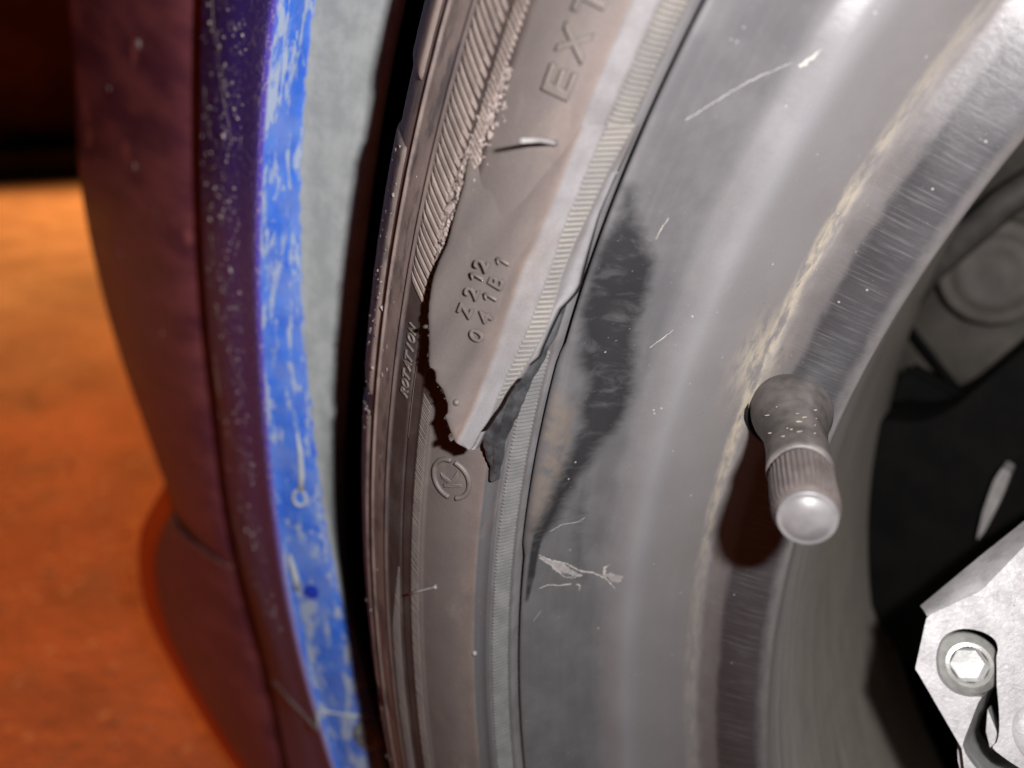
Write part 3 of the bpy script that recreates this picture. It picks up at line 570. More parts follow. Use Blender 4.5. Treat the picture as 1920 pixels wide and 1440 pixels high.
# ragged crumbs of rubber along the scuffed edge and the tread shoulder: nobody could count them
def crumbs(name, pts, rads, mat, parent):
    V = []; F = []
    ico = bmesh.new(); bmesh.ops.create_icosphere(ico, subdivisions=1, radius=1.0); IV = np.array([v.co[:] for v in ico.verts]); IF = [tuple(v.index for v in f.verts) for f in ico.faces]; ico.free()
    for p, r in zip(pts, rads):
        b = len(V); J = IV * r * rng.uniform(.45, 1.2, size=IV.shape) @ np.linalg.qr(rng.normal(size=(3, 3)))[0] * rng.uniform(.6, 1.6, 3)
        V.extend(np.array(p) + J); F.extend(tuple(i + b for i in f) for f in IF)
    return tag(part(name, V, F, mat, parent, smooth=False), kind='stuff')
pt_, rr_ = [], []
for i in range(620):                                         # scuffed band next to the second hatch strip
    th = rng.uniform(18.5, 25.6); c = np.interp(th, [18.5, 20.5, 22.5, 25.6], [26.9, 26.2, 25.2, 23.9]); s = c + rng.normal() * np.interp(th, [18.5, 22, 24.5, 25.6], [.35, .9, .9, .25])
    pt_.append(tp(th, s, .35)); rr_.append(abs(rng.normal()) * .00016 + .00006)
crumbs('rubber_crumb', pt_, rr_, M_abr, tyre)
def tyre_ribbon(name, pts, wid, mat, h, jit):
    return ribbon(name, pts, wid, mat, h, tyre, tp, jit)
pt_, rr_ = [], []
for i in range(70):                                         # shreds along the torn edge of the flap
    k = int(NR * rng.uniform(.55, .97)); pt_.append(FG[k, 0] + nn[k, 0] * rng.uniform(-.0009, .0001) + rng.normal(size=3) * .00018); rr_.append(abs(rng.normal()) * .00014 + .00006)
crumbs('torn_shred', pt_, rr_, M_tread, flap)
pt_, rr_ = [], []
for i in range(700):
    th = rng.uniform(-12, 21); s = rng.choice([34.5, 37.5, 41.5, 44.5, 47]) + rng.normal() * 1.6
    if th < 9 and rng.random() < .75: continue
    pt_.append(tp(th, s, .1 if s < 41 else .75)); rr_.append(abs(rng.normal()) * .00015 + .00005)
crumbs('rubber_crumb', pt_, rr_, M_crumb, tyre)

# ---- wheel rim
RP = np.array([(.2085,.0150),(.2119,.0075),(.2126,.0030),(.2126,.0008),(.2121,.0000),(.2115,.0004),(.2109,.0013),(.2075,.0072),(.2047,.0122),(.2038,.0134),(.2018,.0142),(.1998,.0150),(.1988,.0163),(.1966,.0210),(.1942,.0256),(.1927,.0282),(.1917,.0287),(.1890,.0293),(.1850,.0302),(.1812,.0312),(.1803,.0317),(.1801,.0328),(.1810,.0390),(.1840,.0590),(.1875,.0823),(.1930,.1300),(.1970,.1550),(.1985,.1565),(.2005,.1570)])
rs0 = arclen(RP); i0 = 4
RQ = np.unique(np.r_[np.linspace(0, rs0[i0], 20), np.arange(rs0[i0], rs0[i0] + .054, .00045), np.linspace(rs0[i0] + .054, rs0[-1], 60)])
RD = np.stack([np.interp(RQ, rs0, RP[:, c]) for c in (0, 1)], -1)
for _ in range(9): RD[1:-1] = RD[1:-1] * .5 + (RD[:-2] + RD[2:]) * .25      # soften the corners
RS = (arclen(RD) - np.interp(rs0[i0], RQ, arclen(RD))) * 1000; RN = -normals2(RD)      # towards the axle side
def rp(th, s, h=0.0):
    r = np.interp(s, RS, RD[:, 0]) + np.interp(s, RS, RN[:, 0]) * h * .001; y = np.interp(s, RS, RD[:, 1]) + np.interp(s, RS, RN[:, 1]) * h * .001
    t = np.radians(th); return np.stack([-r * np.cos(t), y, r * np.sin(t)], -1)
SMEAR = np.array([(23.31,1.3),(22.12,4.2),(21.57,6.2),(20.68,8.8),(19.22,9.8),(18.52,10.2),(17.79,10.0),(16.32,11.5),(14.79,12.6),(13.45,12.7),(12.37,10.5),(11.83,9.2),(10.75,7.7),(9.66,6.1),(8.16,4.2),(7.77,3.0),(8.08,1.7),(9.71,3.4),(11.05,4.9),(11.99,5.6),(13.18,6.8),(14.21,5.6),(15.24,6.3),(16.19,3.6),(17.61,2.7),(18.27,1.2),(19.61,.9),(21.11,.6),(22.42,1.8)])
def poly_mask(X, Y, poly, soft):
    px, py = poly[:, 0] * UM * .95, poly[:, 1]; X = X * UM * .95; ins = np.zeros(X.shape, bool); d = np.full(X.shape, 1e9)
    for i in range(len(px)):
        x0, y0, x1, y1 = px[i-1], py[i-1], px[i], py[i]
        c = ((y0 > Y) != (y1 > Y)) & (X < (x1 - x0) * (Y - y0) / (y1 - y0 + 1e-12) + x0); ins ^= c
        f = np.clip(((X - x0) * (x1 - x0) + (Y - y0) * (y1 - y0)) / ((x1 - x0) ** 2 + (y1 - y0) ** 2 + 1e-12), 0, 1)
        d = np.minimum(d, np.hypot(X - x0 - f * (x1 - x0), Y - y0 - f * (y1 - y0)))
    return np.clip(.5 + np.where(ins, d, -d) / (2 * soft), 0, 1)
th2 = np.r_[np.arange(-180, -30, 3.0), np.arange(-30, -16, .5), np.arange(-16, 40, .16), np.arange(40, 180, 3.0)]
A, B = np.meshgrid(th2, RS, indexing='ij')
smear = .55 * poly_mask(A, B, SMEAR, 2.3) + .45 * poly_mask(A, B, SMEAR, 4.6)
bulk = poly_mask(A, B, np.array([(4.6, 12.0), (9.0, 10.5), (10.5, 8.5), (8.8, 7.0), (4.9, 9.0)]), 2.6) * .40
smear = np.maximum(smear, bulk * 1.15)
edge2 = poly_mask(A, B, np.array([(7.9, 1.2), (7.9, 2.8), (5.6, 2.1), (4.2, 1.3), (4.2, .9)]), .5); smear = np.maximum(smear, edge2)
lip = poly_mask(A, B, np.array([(15.0, .2), (14.0, 4.2), (11.6, 4.6), (9.3, 3.3), (8.2, 1.8), (8.0, .2)]), 1.0)
vdirt = np.exp(-(((A - 17) * 3.6 / 7.5) ** 2 + ((B - 32) / 3.2) ** 2)) * .95
hump = 0.75 * poly_mask(A, B, np.array([(16.5, -.5), (15.0, 3.8), (11.6, 4.6), (9.0, 3.2), (7.5, 1.6), (7.0, -.5)]), 1.6) - .60 * poly_mask(A, B, np.array([(20, 2.2), (19, 8), (15, 10), (12, 8.2), (12.5, 5.2), (16, 3.6)]), 2.0)
hump += .10 * np.sin(A * 1.3) * np.exp(-((B - 18) / 4) ** 2)
rim = part('wheel_rim', rp(A, B, hump).reshape(-1, 3), grid_faces(len(th2), len(RS), True, True), M_rim, uv=np.stack([A * UM * .92, B], -1).reshape(-1, 2),
           attrs={'smear': smear.ravel(), 'lip': lip.ravel(), 'valve_dirt': vdirt.ravel()})
def ribbon(name, pts, wid, mat, h=.03, parent=rim, fn=rp, jit=.0):
    pts = np.array(pts, float); q = arclen(pts * np.array([UM, 1])); t = np.linspace(0, q[-1], max(6, int(q[-1] / .35))); X = np.stack([np.interp(t, q, pts[:, c]) for c in (0, 1)], -1)
    X += rng.normal(size=X.shape) * np.array([jit / UM, jit]); d = np.gradient(X * np.array([UM, 1]), axis=0); d /= np.linalg.norm(d, axis=1)[:, None] + 1e-9; nr = np.c_[-d[:, 1], d[:, 0]]
    w_ = np.interp(np.linspace(0, 1, len(X)), np.linspace(0, 1, len(np.atleast_1d(wid))), np.atleast_1d(wid)) * rng.uniform(.55, 1.3, len(X))
    V = []; 
    for z, hh in ((-1, 0), (0, 1), (1, 0)):
        Y = X + nr * (w_ * z * .5)[:, None] / np.array([UM, 1]); V.append(fn(Y[:, 0], Y[:, 1], h * hh + .012))
    V = np.stack(V, 1); return part(name, V.reshape(-1, 3), grid_faces(len(X), 3), mat, parent)
for pts, wd, mt in (([(6.64,2.5),(6.22,5.0),(5.88,7.9),(5.34,10.4),(5.12,12.9),(4.76,14.9)], [.1,.16,.14,.2,.25,.2], M_scr),
        ([(6.5,2.6),(5.92,5.1),(5.18,7.6),(5.03,9.1),(5.11,11.0)], [.1,.16,.1,.06], M_scr), ([(4.85,15.0),(5.32,14.9),(5.53,15.8),(5.58,17.0)], [.25,.55,.35,.1], M_scr),
        ([(4.85,15.0),(4.5,16.0),(4.21,17.1)], [.2,.2,.08], M_scr), ([(4.8,3.1),(4.88,4.7),(4.73,6.8),(4.71,8.9)], [.1,.15,.12,.2], M_scr),
        ([(4.63,10.0),(4.51,10.7),(4.21,10.6)], [.25,.2,.06], M_scr), ([(7.83,3.9),(8.11,6.0),(8.13,8.8),(8.3,10.0)], [.06,.14,.08], M_scuff),
        ([(26.04,4.9),(26.77,7.2),(27.76,10.5),(28.73,14.8)], [.12,.14,.2,.1], M_scuff), ([(28.74,15.8),(29.14,16.6),(29.56,17.1),(30.12,17.6)], [.45,.4,.25,.08], M_scr),
        ([(21.65,8.1),(22.21,8.4),(22.55,8.7)], [.06,.12,.06], M_scr), ([(17.0,13.9),(17.41,15.1),(17.94,16.2)], [.05,.12,.05], M_scr), ([(2.99,2.5),(3.52,3.8)], [.05,.12,.05], M_scuff),
        ([(19.91,19.5),(20.22,21.2),(20.6,21.5)], [.06,.16,.06], M_scuff)):
    ribbon('scratch', pts, np.array(wd) * 1.25, mt, .05, jit=.05)
pts = [(6.3,3.4),(6.2,5.2),(5.9,7.6),(5.5,9.6),(5.15,9.6),(5.15,7.9),(5.7,5.8)]
ribbon('scuff_mark', [(6.5,2.8),(6.05,5.2),(5.55,7.8),(5.2,9.6),(5.05,11.0)], [.3,1.2,1.9,1.2,.3], M_scuff, .015, jit=.08)
ribbon('scuff_mark', [(4.9,15.2),(4.95,16.6),(5.0,18.4)], [.6,2.4,2.6,.5], M_scuff, .015, jit=.12)
for i in range(15):                                          # bright chips on the bent rim lip
    th = 11.4 + rng.normal() * .45; s = .35 + abs(rng.normal()) * .35
    ribbon('lip_chip', [(th, s), (th + rng.uniform(.05, .28), s + rng.uniform(-.1, .2))], [.1, rng.uniform(.12, .4), .08], M_chip, .06)

for pts_, wd_ in (([(25.6, 23.6), (24.6, 24.2), (23.6, 24.9), (22.6, 25.8), (21.4, 26.6)], [.2, 1.1, 1.9, 1.2, .2]), ([(23.9, 25.4), (22.7, 26.4), (21.3, 27.3), (20.2, 28.0)], [.2, 1.0, .9, .2]),
                  ([(20.9, 27.2), (19.9, 27.4), (19.0, 27.3), (18.2, 27.0)], [.2, .8, .7, .2])):
    tyre_ribbon('abrasion', pts_, wd_, M_abr, .50, .16)
# ---- tyre valve with its ribbed cap
VB = Vector((-.1812, .0312, .0480)); VA = Vector((.42865, -.90345, -.00668)).normalized()
V, F = lathe(VB, VA, [(-.004, .0074), (.0004, .0074), (.0008, .0070), (.0008, .0064), (-.001, .0062)], 56)
part('valve_gap_shade', V, F, M_black)  # black ring standing for the shade in the gap round the valve
V, F = lathe(VB, VA, [(-.002, .0062), (.0008, .0061), (.0026, .0061), (.0042, .0059), (.0062, .0054), (.0085, .0049), (.0110, .0045), (.0140, .0043), (.0175, .0042), (.0215, .0043), (.0232, .0044), (.0238, .0043), (.0240, .0038)], 56)
valve = part('tyre_valve', V, F, M_valve)
VL = .0358
capprof = [(.0236, .0034), (.0240, .00385), (.0248, .0040), (.0252, .0040), (.0258, .0040), (.0300, .0040), (VL - .0018, .0039), (VL - .0010, .0038), (VL - .0006, .0036)]
V, F = lathe(VB, VA, capprof, 144, ripple=lambda i, j: (1.0 + (.028 if (j % 4) < 2 else -.028)) if 3 <= i <= 6 else .985)
cap = part('valve_cap', V, F, M_cap, sharp=40, parent=valve)
V, F = lathe(VB, VA, [(VL - .0012, .0033), (VL - .0002, .00352), (VL + .0002, .00342), (VL + .00005, .0032), (VL + .0003, .0027), (VL + .0007, .0020), (VL + .0009, .0010), (VL + .00095, .0002)], 48)
part('cap_end', V, F, M_capend, valve)
for i in range(16):                                          # sandy splashes on the stem
    a = rng.normal() * .75 + 2.2; h = rng.uniform(.009, .0205); q = VA.orthogonal().normalized(); b = VA.cross(q)
    # towards the camera side
    view = (eye - Vector((0, 0, AX)) - VB); view = (view - VA * view.dot(VA)).normalized(); sd = VA.cross(view)
    ang = rng.normal() * .55 - .1; c = VB + VA * h + (view * math.cos(ang) + sd * math.sin(ang)) * (.00430 if h > .012 else .0048)
    rr = abs(rng.normal()) * .00012 + .00006; bm = bmesh.new(); bmesh.ops.create_icosphere(bm, subdivisions=2, radius=1.0)
    d1 = (VA + sd * rng.uniform(-1, 1.6)).normalized(); Vv = [c + (VA * v.co.x * rr * .7 + sd * v.co.y * rr * 1.8 + view * v.co.z * .00006) for v in bm.verts]; Ff = [tuple(v.index for v in f.verts) for f in bm.faces]; bm.free()
    part('mud_spot', Vv, Ff, M_spot, valve)

# ---- brake caliper (cast alloy) with its socket bolt
def prism_fill(outline, holes, y0, y1, bev=0.0):
    """plate in the xz plane between y0 (front) and y1, with round or free holes; returns bmesh"""
    bm = bmesh.new(); E = []
    for loop in [outline] + holes:
        vs_ = [bm.verts.new((x, y0, z)) for x, z in loop]; E += [bm.edges.new((vs_[i], vs_[(i + 1) % len(vs_)])) for i in range(len(vs_))]
    bmesh.ops.triangle_fill(bm, edges=E, use_beauty=True)
    r = bmesh.ops.extrude_face_region(bm, geom=bm.faces[:]); bmesh.ops.translate(bm, verts=[g for g in r['geom'] if isinstance(g, bmesh.types.BMVert)], vec=(0, y1 - y0, 0))
    bmesh.ops.recalc_face_normals(bm, faces=bm.faces[:]); return bm
def bm_part(name, bm, mat, parent=None, smooth=True, sharp=35):
    V = [v.co.copy() for v in bm.verts]; bm.verts.index_update(); F = [tuple(v.index for v in f.verts) for f in bm.faces]; bm.free()
    return part(name, V, F, mat, parent, smooth=smooth, sharp=sharp)
# the casting lies in a tilted frame: origin at the bolt, e1 along it, e2 up it, e0 towards the viewer (mm)
CC = Vector((-.1520, .0440, .0058)); e0 = Vector((.30109, -.82297, .48174)); e1 = Vector((.9536, .25984, -.1521)); e2 = Vector((0, .50518, .86301))
def cal(x, y, z): return CC + e1 * (x * .001) + e2 * (z * .001) - e0 * (y * .001)      # y: depth behind the face
CF = [(21.0, 34.0), (11.26, 31.9), (3.12, 21.12), (-1.0, 11.93), (-7.62, 5.06), (-7.1, -3.83), (-6.31, -4.51), (2.51, -13.29), (3.56, -16.05), (5.46, -20.31), (22.43, -20.0), (27, 5)]
HOLE = [(3.66,2.53),(3.56,3.8),(2.84,5.02),(1.37,5.57),(-.3,5.55),(-1.57,5.24),(-2.77,4.62),(-3.87,3.62),(-4.56,2.3),(-4.78,.5),(-4.47,-1.48),(-3.62,-3.42),(-2.34,-4.6),(-.56,-5.27),(1.41,-5.08),(3.14,-4.39),(2.98,-5.39),(2.7,-8.85),(2.47,-12.29),(2.83,-13.24),(3.46,-14.07),(5.18,-15.33),(7.36,-16.19),(13.53,-13.43),(10.85,-12.82),(8.8,-12.28),(6.64,-11.43),(6.91,-10.4),(6.94,-9.25),(6.62,-7.56),(5.92,-5.09),(4.82,-1.84),(4.2,.51)]
def rnd_poly(P_, n=4, f=.12):
    out = []; P_ = [np.array(p) for p in P_]
    for i, p in enumerate(P_):
        a, b = P_[i-1], P_[(i+1) % len(P_)]
        for k in range(n + 1):
            t = k / n; q0 = p + (a - p) * f * (1 - t); q1 = p + (b - p) * f * t; out.append(q0 * (1 - t) + q1 * t)
    return [tuple(o) for o in out]
def dense_loop(L_, n=3):        # round off a traced loop
    P_ = np.array(L_, float); m = len(P_); out = []
    for i in range(m):
        p0, p1, p2, p3 = P_[i-1], P_[i], P_[(i+1) % m], P_[(i+2) % m]
        for k in range(n):
            t = k / n; out.append(tuple(.5 * ((2*p1) + (p2-p0)*t + (2*p0-5*p1+4*p2-p3)*t*t + (3*p1-p0-3*p2+p3)*t**3)))
    return out
def cal_part(name, bm, mat, parent=None, sharp=35):
    for v in bm.verts: v.co = cal(v.co.x + .30 * max(0.0, v.co.y), v.co.y, v.co.z + .02 * max(0.0, v.co.y))      # drafted side walls
    return bm_part(name, bm, mat, parent, True, sharp)
bm = prism_fill(rnd_poly(CF, 4, .08), [dense_loop(HOLE)], 0.0, 3.6)
ed_ = [e for e in bm.edges if len(e.link_faces) == 2 and e.calc_face_angle(0) > 1.0 and max(v.co.y for v in e.verts) < .01]
bmesh.ops.bevel(bm, geom=ed_, offset=.22, segments=2, affect='EDGES', clamp_overlap=True)
caliper = cal_part('brake_caliper', bm, M_alloy)
# sloping flank of the casting, its body behind, the low dome on its face
fo = np.array([(21.0, 0, 34.0), (11.26, 0, 31.9), (3.12, 0, 21.12), (-1.0, 0, 11.93), (-7.62, 0, 5.06)]); fbk = np.array([(20.0, 7, 40.0)] + [(x, 7, z) for x, z in [(12.37, 36.66), (3.74, 25.74), (-1.03, 17.9), (-5.85, 11.02), (-6.49, 4.94)]][:4])
fbk[-1] = (-8.2, 5.0, 6.2)
rows_ = []
for f in np.linspace(0, 1, 9):
    a_ = fo * (1 - f) + fbk * f; tq_ = np.linspace(0, 4, 61); a_ = np.stack([np.interp(tq_, np.arange(5), a_[:, c]) for c in range(3)], -1)
    a_[:, 1] -= 1.1 * math.sin(math.pi * f); rows_.append(a_)
fl_ = np.array(rows_).reshape(-1, 3); part('caliper_flank', [cal(*p) for p in fl_], grid_faces(9, 61), M_alloy, caliper)
bm = prism_fill(rnd_poly([(20, 33), (13.2, 29.5), (6.0, 19.5), (2.0, 10.5), (-4.9, 3.5), (-5.9, 1.0), (-5.6, -2.5), (-5.2, -4.2), (.6, -10.5), (1.4, -13.29), (2.2, -16.05), (5.46, -22), (22.43, -22.0), (27, 5)], 3, .08), [dense_loop(HOLE)], 3.7, 24.0); cal_part('caliper_body', bm, M_alloy, caliper)
bm = bmesh.new(); bmesh.ops.create_uvsphere(bm, u_segments=40, v_segments=24, radius=1.0)
for v in bm.verts: v.co = Vector((13.6 + v.co.x * 5.6, .5 - v.co.z * 1.7, -6.2 + v.co.y * 5.6))
cal_part('cast_dome', bm, M_alloy, caliper, 180)
bm = prism_fill([(4.32,-6.2),(7.3,-10.39),(7.5,-12.4),(6.12,-11.9),(4.96,-9.7)], [], 2.6, 9.0); cal_part('cast_web', bm, M_alloy, caliper)
def cl(x, y, z): return cal(x, y, z)
bo = cal(.85, 5.2, -.35)
V, F = lathe(bo, e0, [(0, .00505), (.0012, .00505), (.0016, .00485), (.0023, .0040), (.0028, .0036), (.0029, .0030), (.0027, .00285)], 56)
bolt = part('socket_bolt', V, F[:-1], M_bolt, caliper, sharp=40)
V, F = lathe(bo, e0, [(.0028, .0031), (.0026, .00285), (.0006, .0027), (.0005, .0004)], 6, ref=e1 * .94 + e2 * .34); part('hex_socket', V, F[:-2] + [F[-1]], M_bolt_in, caliper, smooth=False)

# ---- what shows through the wheel: brake disc shield, bracket, arm, hose
V, F = lathe((0.0, .190, 0.0), (0, -1, 0), [(0, .2060), (.0015, .2065), (.003, .205), (.0035, .190), (.0075, .186), (.0080, .165), (.0045, .161), (.0045, .120), (.0090, .116), (.0095, .06)], 160)
part('splash_shield', V, F, M_disc)
V, F = tube([(-.235, .172, .060), (-.2045, .172, .0300), (-.190, .172, .0150), (-.165, .172, -.010)], .0011, 8); part('brake_pipe', V, F, M_arm)
bm = bmesh.new(); box_bm(bm, (.030, .006, .012), Matrix.Translation((-.181, .150, .0105)) @ Matrix.Rotation(R(20), 4, 'Y')); bmesh.ops.bevel(bm, geom=bm.edges[:], offset=.0015, segments=2, affect='EDGES'); bm_part('pipe_clip', bm, M_arm)
V, F = lathe((-.1800, .176, .0440), (.05, -.95, .1), [(0, .0150), (.003, .0148), (.0042, .0135), (.0036, .0120), (.0048, .0105), (.0060, .0080), (.0050, .0062), (.0056, .0030)], 48); part('ball_joint_cover', V, F, M_disc)
V, F = tube([(-.206, .168, .024), (-.194, .160, .046), (-.178, .158, .066), (-.160, .160, .082)], .0042, 14); part('brake_hose', V, F, M_hose)
bm = prism_fill(rnd_poly([(-.197, .0110), (-.180, .0125), (-.166, .0330), (-.150, .0560), (-.120, .0640), (-.100, -.0300), (-.140, -.0700), (-.178, -.0620), (-.2000, -.0220)], 8, .46), [], .128, .160); bm_part('steering_knuckle', bm, M_arm)
bm = prism_fill(rnd_poly([(-.1600,.0090),(-.1620,.0098),(-.1632,.0058),(-.1641,-.0032),(-.1641,-.0108),(-.1628,-.0075),(-.1608,.0022)], 3, .2), [], .1190, .1240); bm_part('pad_bracket', bm, plain('bracket_steel', (.34, .33, .32), (.26, .25, .245), .5, .3))

# ---- bodywork: curves round the arch (depth y, first angle, radii mm every 4 degrees)
ARC = {
    'greyR': (0.0225, -20, [295.0, 292.7, 290.4, 288.4, 286.8, 285.6, 283.2, 280.5, 278.5, 277.8, 277.6, 277.4]),
    'greyL': (0.0135, -8, [275.3, 278.5, 281.4, 282.8, 285.0, 287.0, 288.8, 289.9, 290.8]),
    'blueL': (0.006, -16, [284.2, 286.2, 288.0, 289.2, 289.5, 289.6, 289.9, 290.6, 290.8, 291.0, 290.4]),
    'purL': (0.03, -20, [362.5, 356.9, 355.5, 356.5, 355.5, 353.3, 353.0, 352.6, 352.2, 352.0, 352.1]),
    'bodyR': (0.036, -24, [392.7, 385.8, 380.0, 378.7, 378.7, 376.0, 373.1, 372.3, 371.0, 369.7, 368.8, 368.2]),
    'sil': (0.05, -8, [442.0, 450.9, 461.2, 468.1, 470.3, 465.6, 465.5]),
    'sil2': (0.046, -24, [438.4, 458.5, 472.4, 465.4, 437.7]),
    'strip': (0.052, -28, [442.3, 466.0, 486.5, 499.0, 484.3, 454.1, 423.1])}
def arc_r(k, th):
    y, t0, r = ARC[k]; r = np.array(r); g = t0 + 4.0 * np.arange(len(r)); x = np.clip(th, g[0], g[-1])
    kx = np.linspace(g[0], g[-1], 200); ry = hermite(np.c_[r, r], np.linspace(0, 1, 200) * (g[-1] - g[0]), g - g[0])[:, 0]
    v = np.interp(x, kx, ry); sl0 = np.polyfit(g[:3], r[:3], 1)[0] * .6; sl1 = np.polyfit(g[-3:], r[-3:], 1)[0] * .6
    return (v + np.where(th < g[0], (th - g[0]) * sl0, 0) + np.where(th > g[-1], (th - g[-1]) * sl1, 0)) * .001
def arch_cols(th):               # stations across the arch lip: (radius, depth) columns from deep inside to the groove
    gR, gL, bL, pL = (arc_r(k, th) for k in ('greyR', 'greyL', 'blueL', 'purL')); C = []
    C.append((gR + .020, .0232 + 0 * th)); C.append((gR + .004, .0230 + 0 * th)); C.append((gR, .0225 + 0 * th))
    for f in (.66, .33): C.append((gL + (gR - gL) * f - .0004, .0135 + .0090 * f + 0 * th))
    C.append((gL, .0135 + 0 * th)); C.append((gL * .5 + bL * .5 - .0003, .0100 + 0 * th)); C.append((bL - .0002, .0074 + 0 * th)); C.append((bL + .0002, .0062 + 0 * th))
    C.append((bL + .0012, .0058 + 0 * th)); C.append((bL + .0035, .0063 + 0 * th))
    for f in (.25, .5, .75, .94): C.append((bL + (pL - bL) * f, .006 + .024 * f - .0012 * math.sin(math.pi * f) + 0 * th))
    C.append((pL + .0002, .0300 + 0 * th)); C.append((pL + .0012, .0312 + 0 * th)); C.append((pL + .0010, .0360 + 0 * th)); C.append((pL - .002, .052 + 0 * th))
    return C
VCOL = [40, 29, 27.5, 21.5, 15.5, 10, 5.2, 1.6, .2, -1.0, -3.6, -16, -31, -46, -58, -61.5, -63, -68, -84]
SEAM = np.interp(np.arange(19), [0, 2, 5, 8, 15, 18], [-10.4, -10.4, -10.7, -10.3, -14.9, -14.9])
def loft(name, th_lo, th_hi, colsf, vcol, mat, sub=3, nth=120, bulge=0.0, parent=None):
    nc = len(vcol); G = np.zeros((nth, nc, 3)); U = np.zeros((nth, nc, 2))
    for j in range(nc):
        lo = th_lo[j] if np.ndim(th_lo) else th_lo; hi = th_hi[j] if np.ndim(th_hi) else th_hi
        th = np.linspace(lo, hi, nth); r, y = colsf(th)[j]; G[:, j] = pol(th, r, y); U[:, j, 0] = th * 5.2; U[:, j, 1] = vcol[j]
    t = np.arange(nc, dtype=float); q = np.linspace(0, nc - 1, (nc - 1) * sub + 1)
    H = np.stack([np.stack([np.interp(q, t, G[i, :, c]) if sub == 1 else hermite(G[i], q, t)[:, c] for c in range(3)], -1) for i in range(nth)])
    W = np.stack([np.stack([np.interp(q, t, U[i, :, c]) for c in (0, 1)], -1) for i in range(nth)])
    return part(name, H.reshape(-1, 3), grid_faces(nth, len(q), False, True), mat, parent, uv=W.reshape(-1, 2))
gap_ = .05
fender_edge = loft('fender_arch_edge', SEAM + gap_, 36, arch_cols, VCOL, M_paint, nth=220)
bumper_edge = loft('bumper_arch_edge', -44, SEAM - gap_, arch_cols, VCOL, M_paint, nth=160)
def body_cols(sk, ys):
    def f(th):
        b = arc_r('bodyR', th); s_ = arc_r(sk, th); ysv = ys + (.0045 * np.exp(np.minimum(th + 8.9, 0) / 1.6) if sk == 'sil2' else 0 * th); C = [(b - .004, .070 + 0*th), (b - .001, .0520 + 0*th), (b, .0460 + 0*th), (b + .0025, .0425 + 0*th)]
        tk = .0008 * np.clip((-9.0 - th) / .4, 0, 1) if sk == 'sil' else 0*th        # the fender tucks under the bumper
        for q in (.12, .32, .6, .85): C.append((b + (s_ - b) * q - tk * .5, .0395 + (ysv - .0395) * (q ** 2.0) + tk))
        s_ = s_ - tk * .8; C.append((s_, ysv + tk)); C.append((s_ + .007, ysv + .0065)); C.append((s_ + .012, ysv + .020)); C.append((s_ + .016, ysv + .06)); C.append((s_ + .018, ysv + .3)); return C
    return f
BV = [30, 6, 2, 0, -12, -32, -60, -85, -100, -110, -125, -170, -400]
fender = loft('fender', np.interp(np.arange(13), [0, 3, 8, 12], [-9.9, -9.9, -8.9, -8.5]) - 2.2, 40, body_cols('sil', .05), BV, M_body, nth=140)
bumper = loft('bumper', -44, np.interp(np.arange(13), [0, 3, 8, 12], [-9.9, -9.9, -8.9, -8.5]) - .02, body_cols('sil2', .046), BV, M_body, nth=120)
se_ = []
sj_ = np.interp(np.linspace(3, 8, 30), np.arange(13), np.interp(np.arange(13), [0, 3, 8, 12], [-9.9, -9.9, -8.9, -8.5]))
for q_, t_ in zip(np.linspace(3.2, 8, 30), sj_):
    cs = body_cols('sil2', .046)(np.float64(t_ - .03)); i = min(int(q_), 7); f = q_ - i; r_ = cs[i][0] * (1 - f) + cs[i + 1][0] * f; y_ = cs[i][1] * (1 - f) + cs[i + 1][1] * f; se_.append(pol(t_, r_, y_))
V, F = tube(se_, [.0006 + .0002 * math.sin(i * 1.1) for i in range(30)], 8); part('seam_edge', V, F, M_seam, bumper)
for t_, q_, r_ in ((19.3, 5.2, .0011), (15.6, 5.1, .0013), (17.6, 6.3, .0009), (13.0, 6.0, .0008), (10.2, 5.3, .0011), (8.6, 4.7, .0007), (18.2, 4.6, .0008), (5.5, 6.0, .0007), (2.5, 5.0, .0006), (-2.0, 5.6, .0007)):
    cs = body_cols('sil', .05)(np.float64(t_)); i = int(q_); f = q_ - i; c_ = pol(t_, cs[i][0] * (1 - f) + cs[i + 1][0] * f, cs[i][1] * (1 - f) + cs[i + 1][1] * f)
    crumb_ = bmesh.new(); bmesh.ops.create_icosphere(crumb_, subdivisions=2, radius=r_); Vv = [Vector((v.co.x, v.co.y * .35, v.co.z * rng.uniform(.8, 1.4))) + Vector(c_) for v in crumb_.verts]; Ff = [tuple(v.index for v in f.verts) for f in crumb_.faces]; crumb_.free()
    part('dirt_speck', Vv, Ff, M_mudp, fender)
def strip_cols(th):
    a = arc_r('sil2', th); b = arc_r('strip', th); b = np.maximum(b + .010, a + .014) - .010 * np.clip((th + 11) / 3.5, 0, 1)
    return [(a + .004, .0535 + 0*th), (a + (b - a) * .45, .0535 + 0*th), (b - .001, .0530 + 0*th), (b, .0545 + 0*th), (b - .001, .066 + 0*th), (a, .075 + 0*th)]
loft('bumper_glow_strip', -44, -7.2, strip_cols, [0, 4, 8, 9, 15, 20], M_glow, nth=120)  # added strip: its colour stands for lit ground reflected along the bumper edge
# seal lying in the groove between the arch edge and the body
def seal_cols(th):
    p_ = arc_r('purL', th); b = arc_r('bodyR', th); return [(p_ + .0006, .0520 + 0*th), (p_ + (b - p_) * .5, .0500 + 0*th), (b + .003, .0530 + 0*th)]
loft('gap_seal', -44, 40, seal_cols, [0, 3, 6], M_gapseal, nth=120)
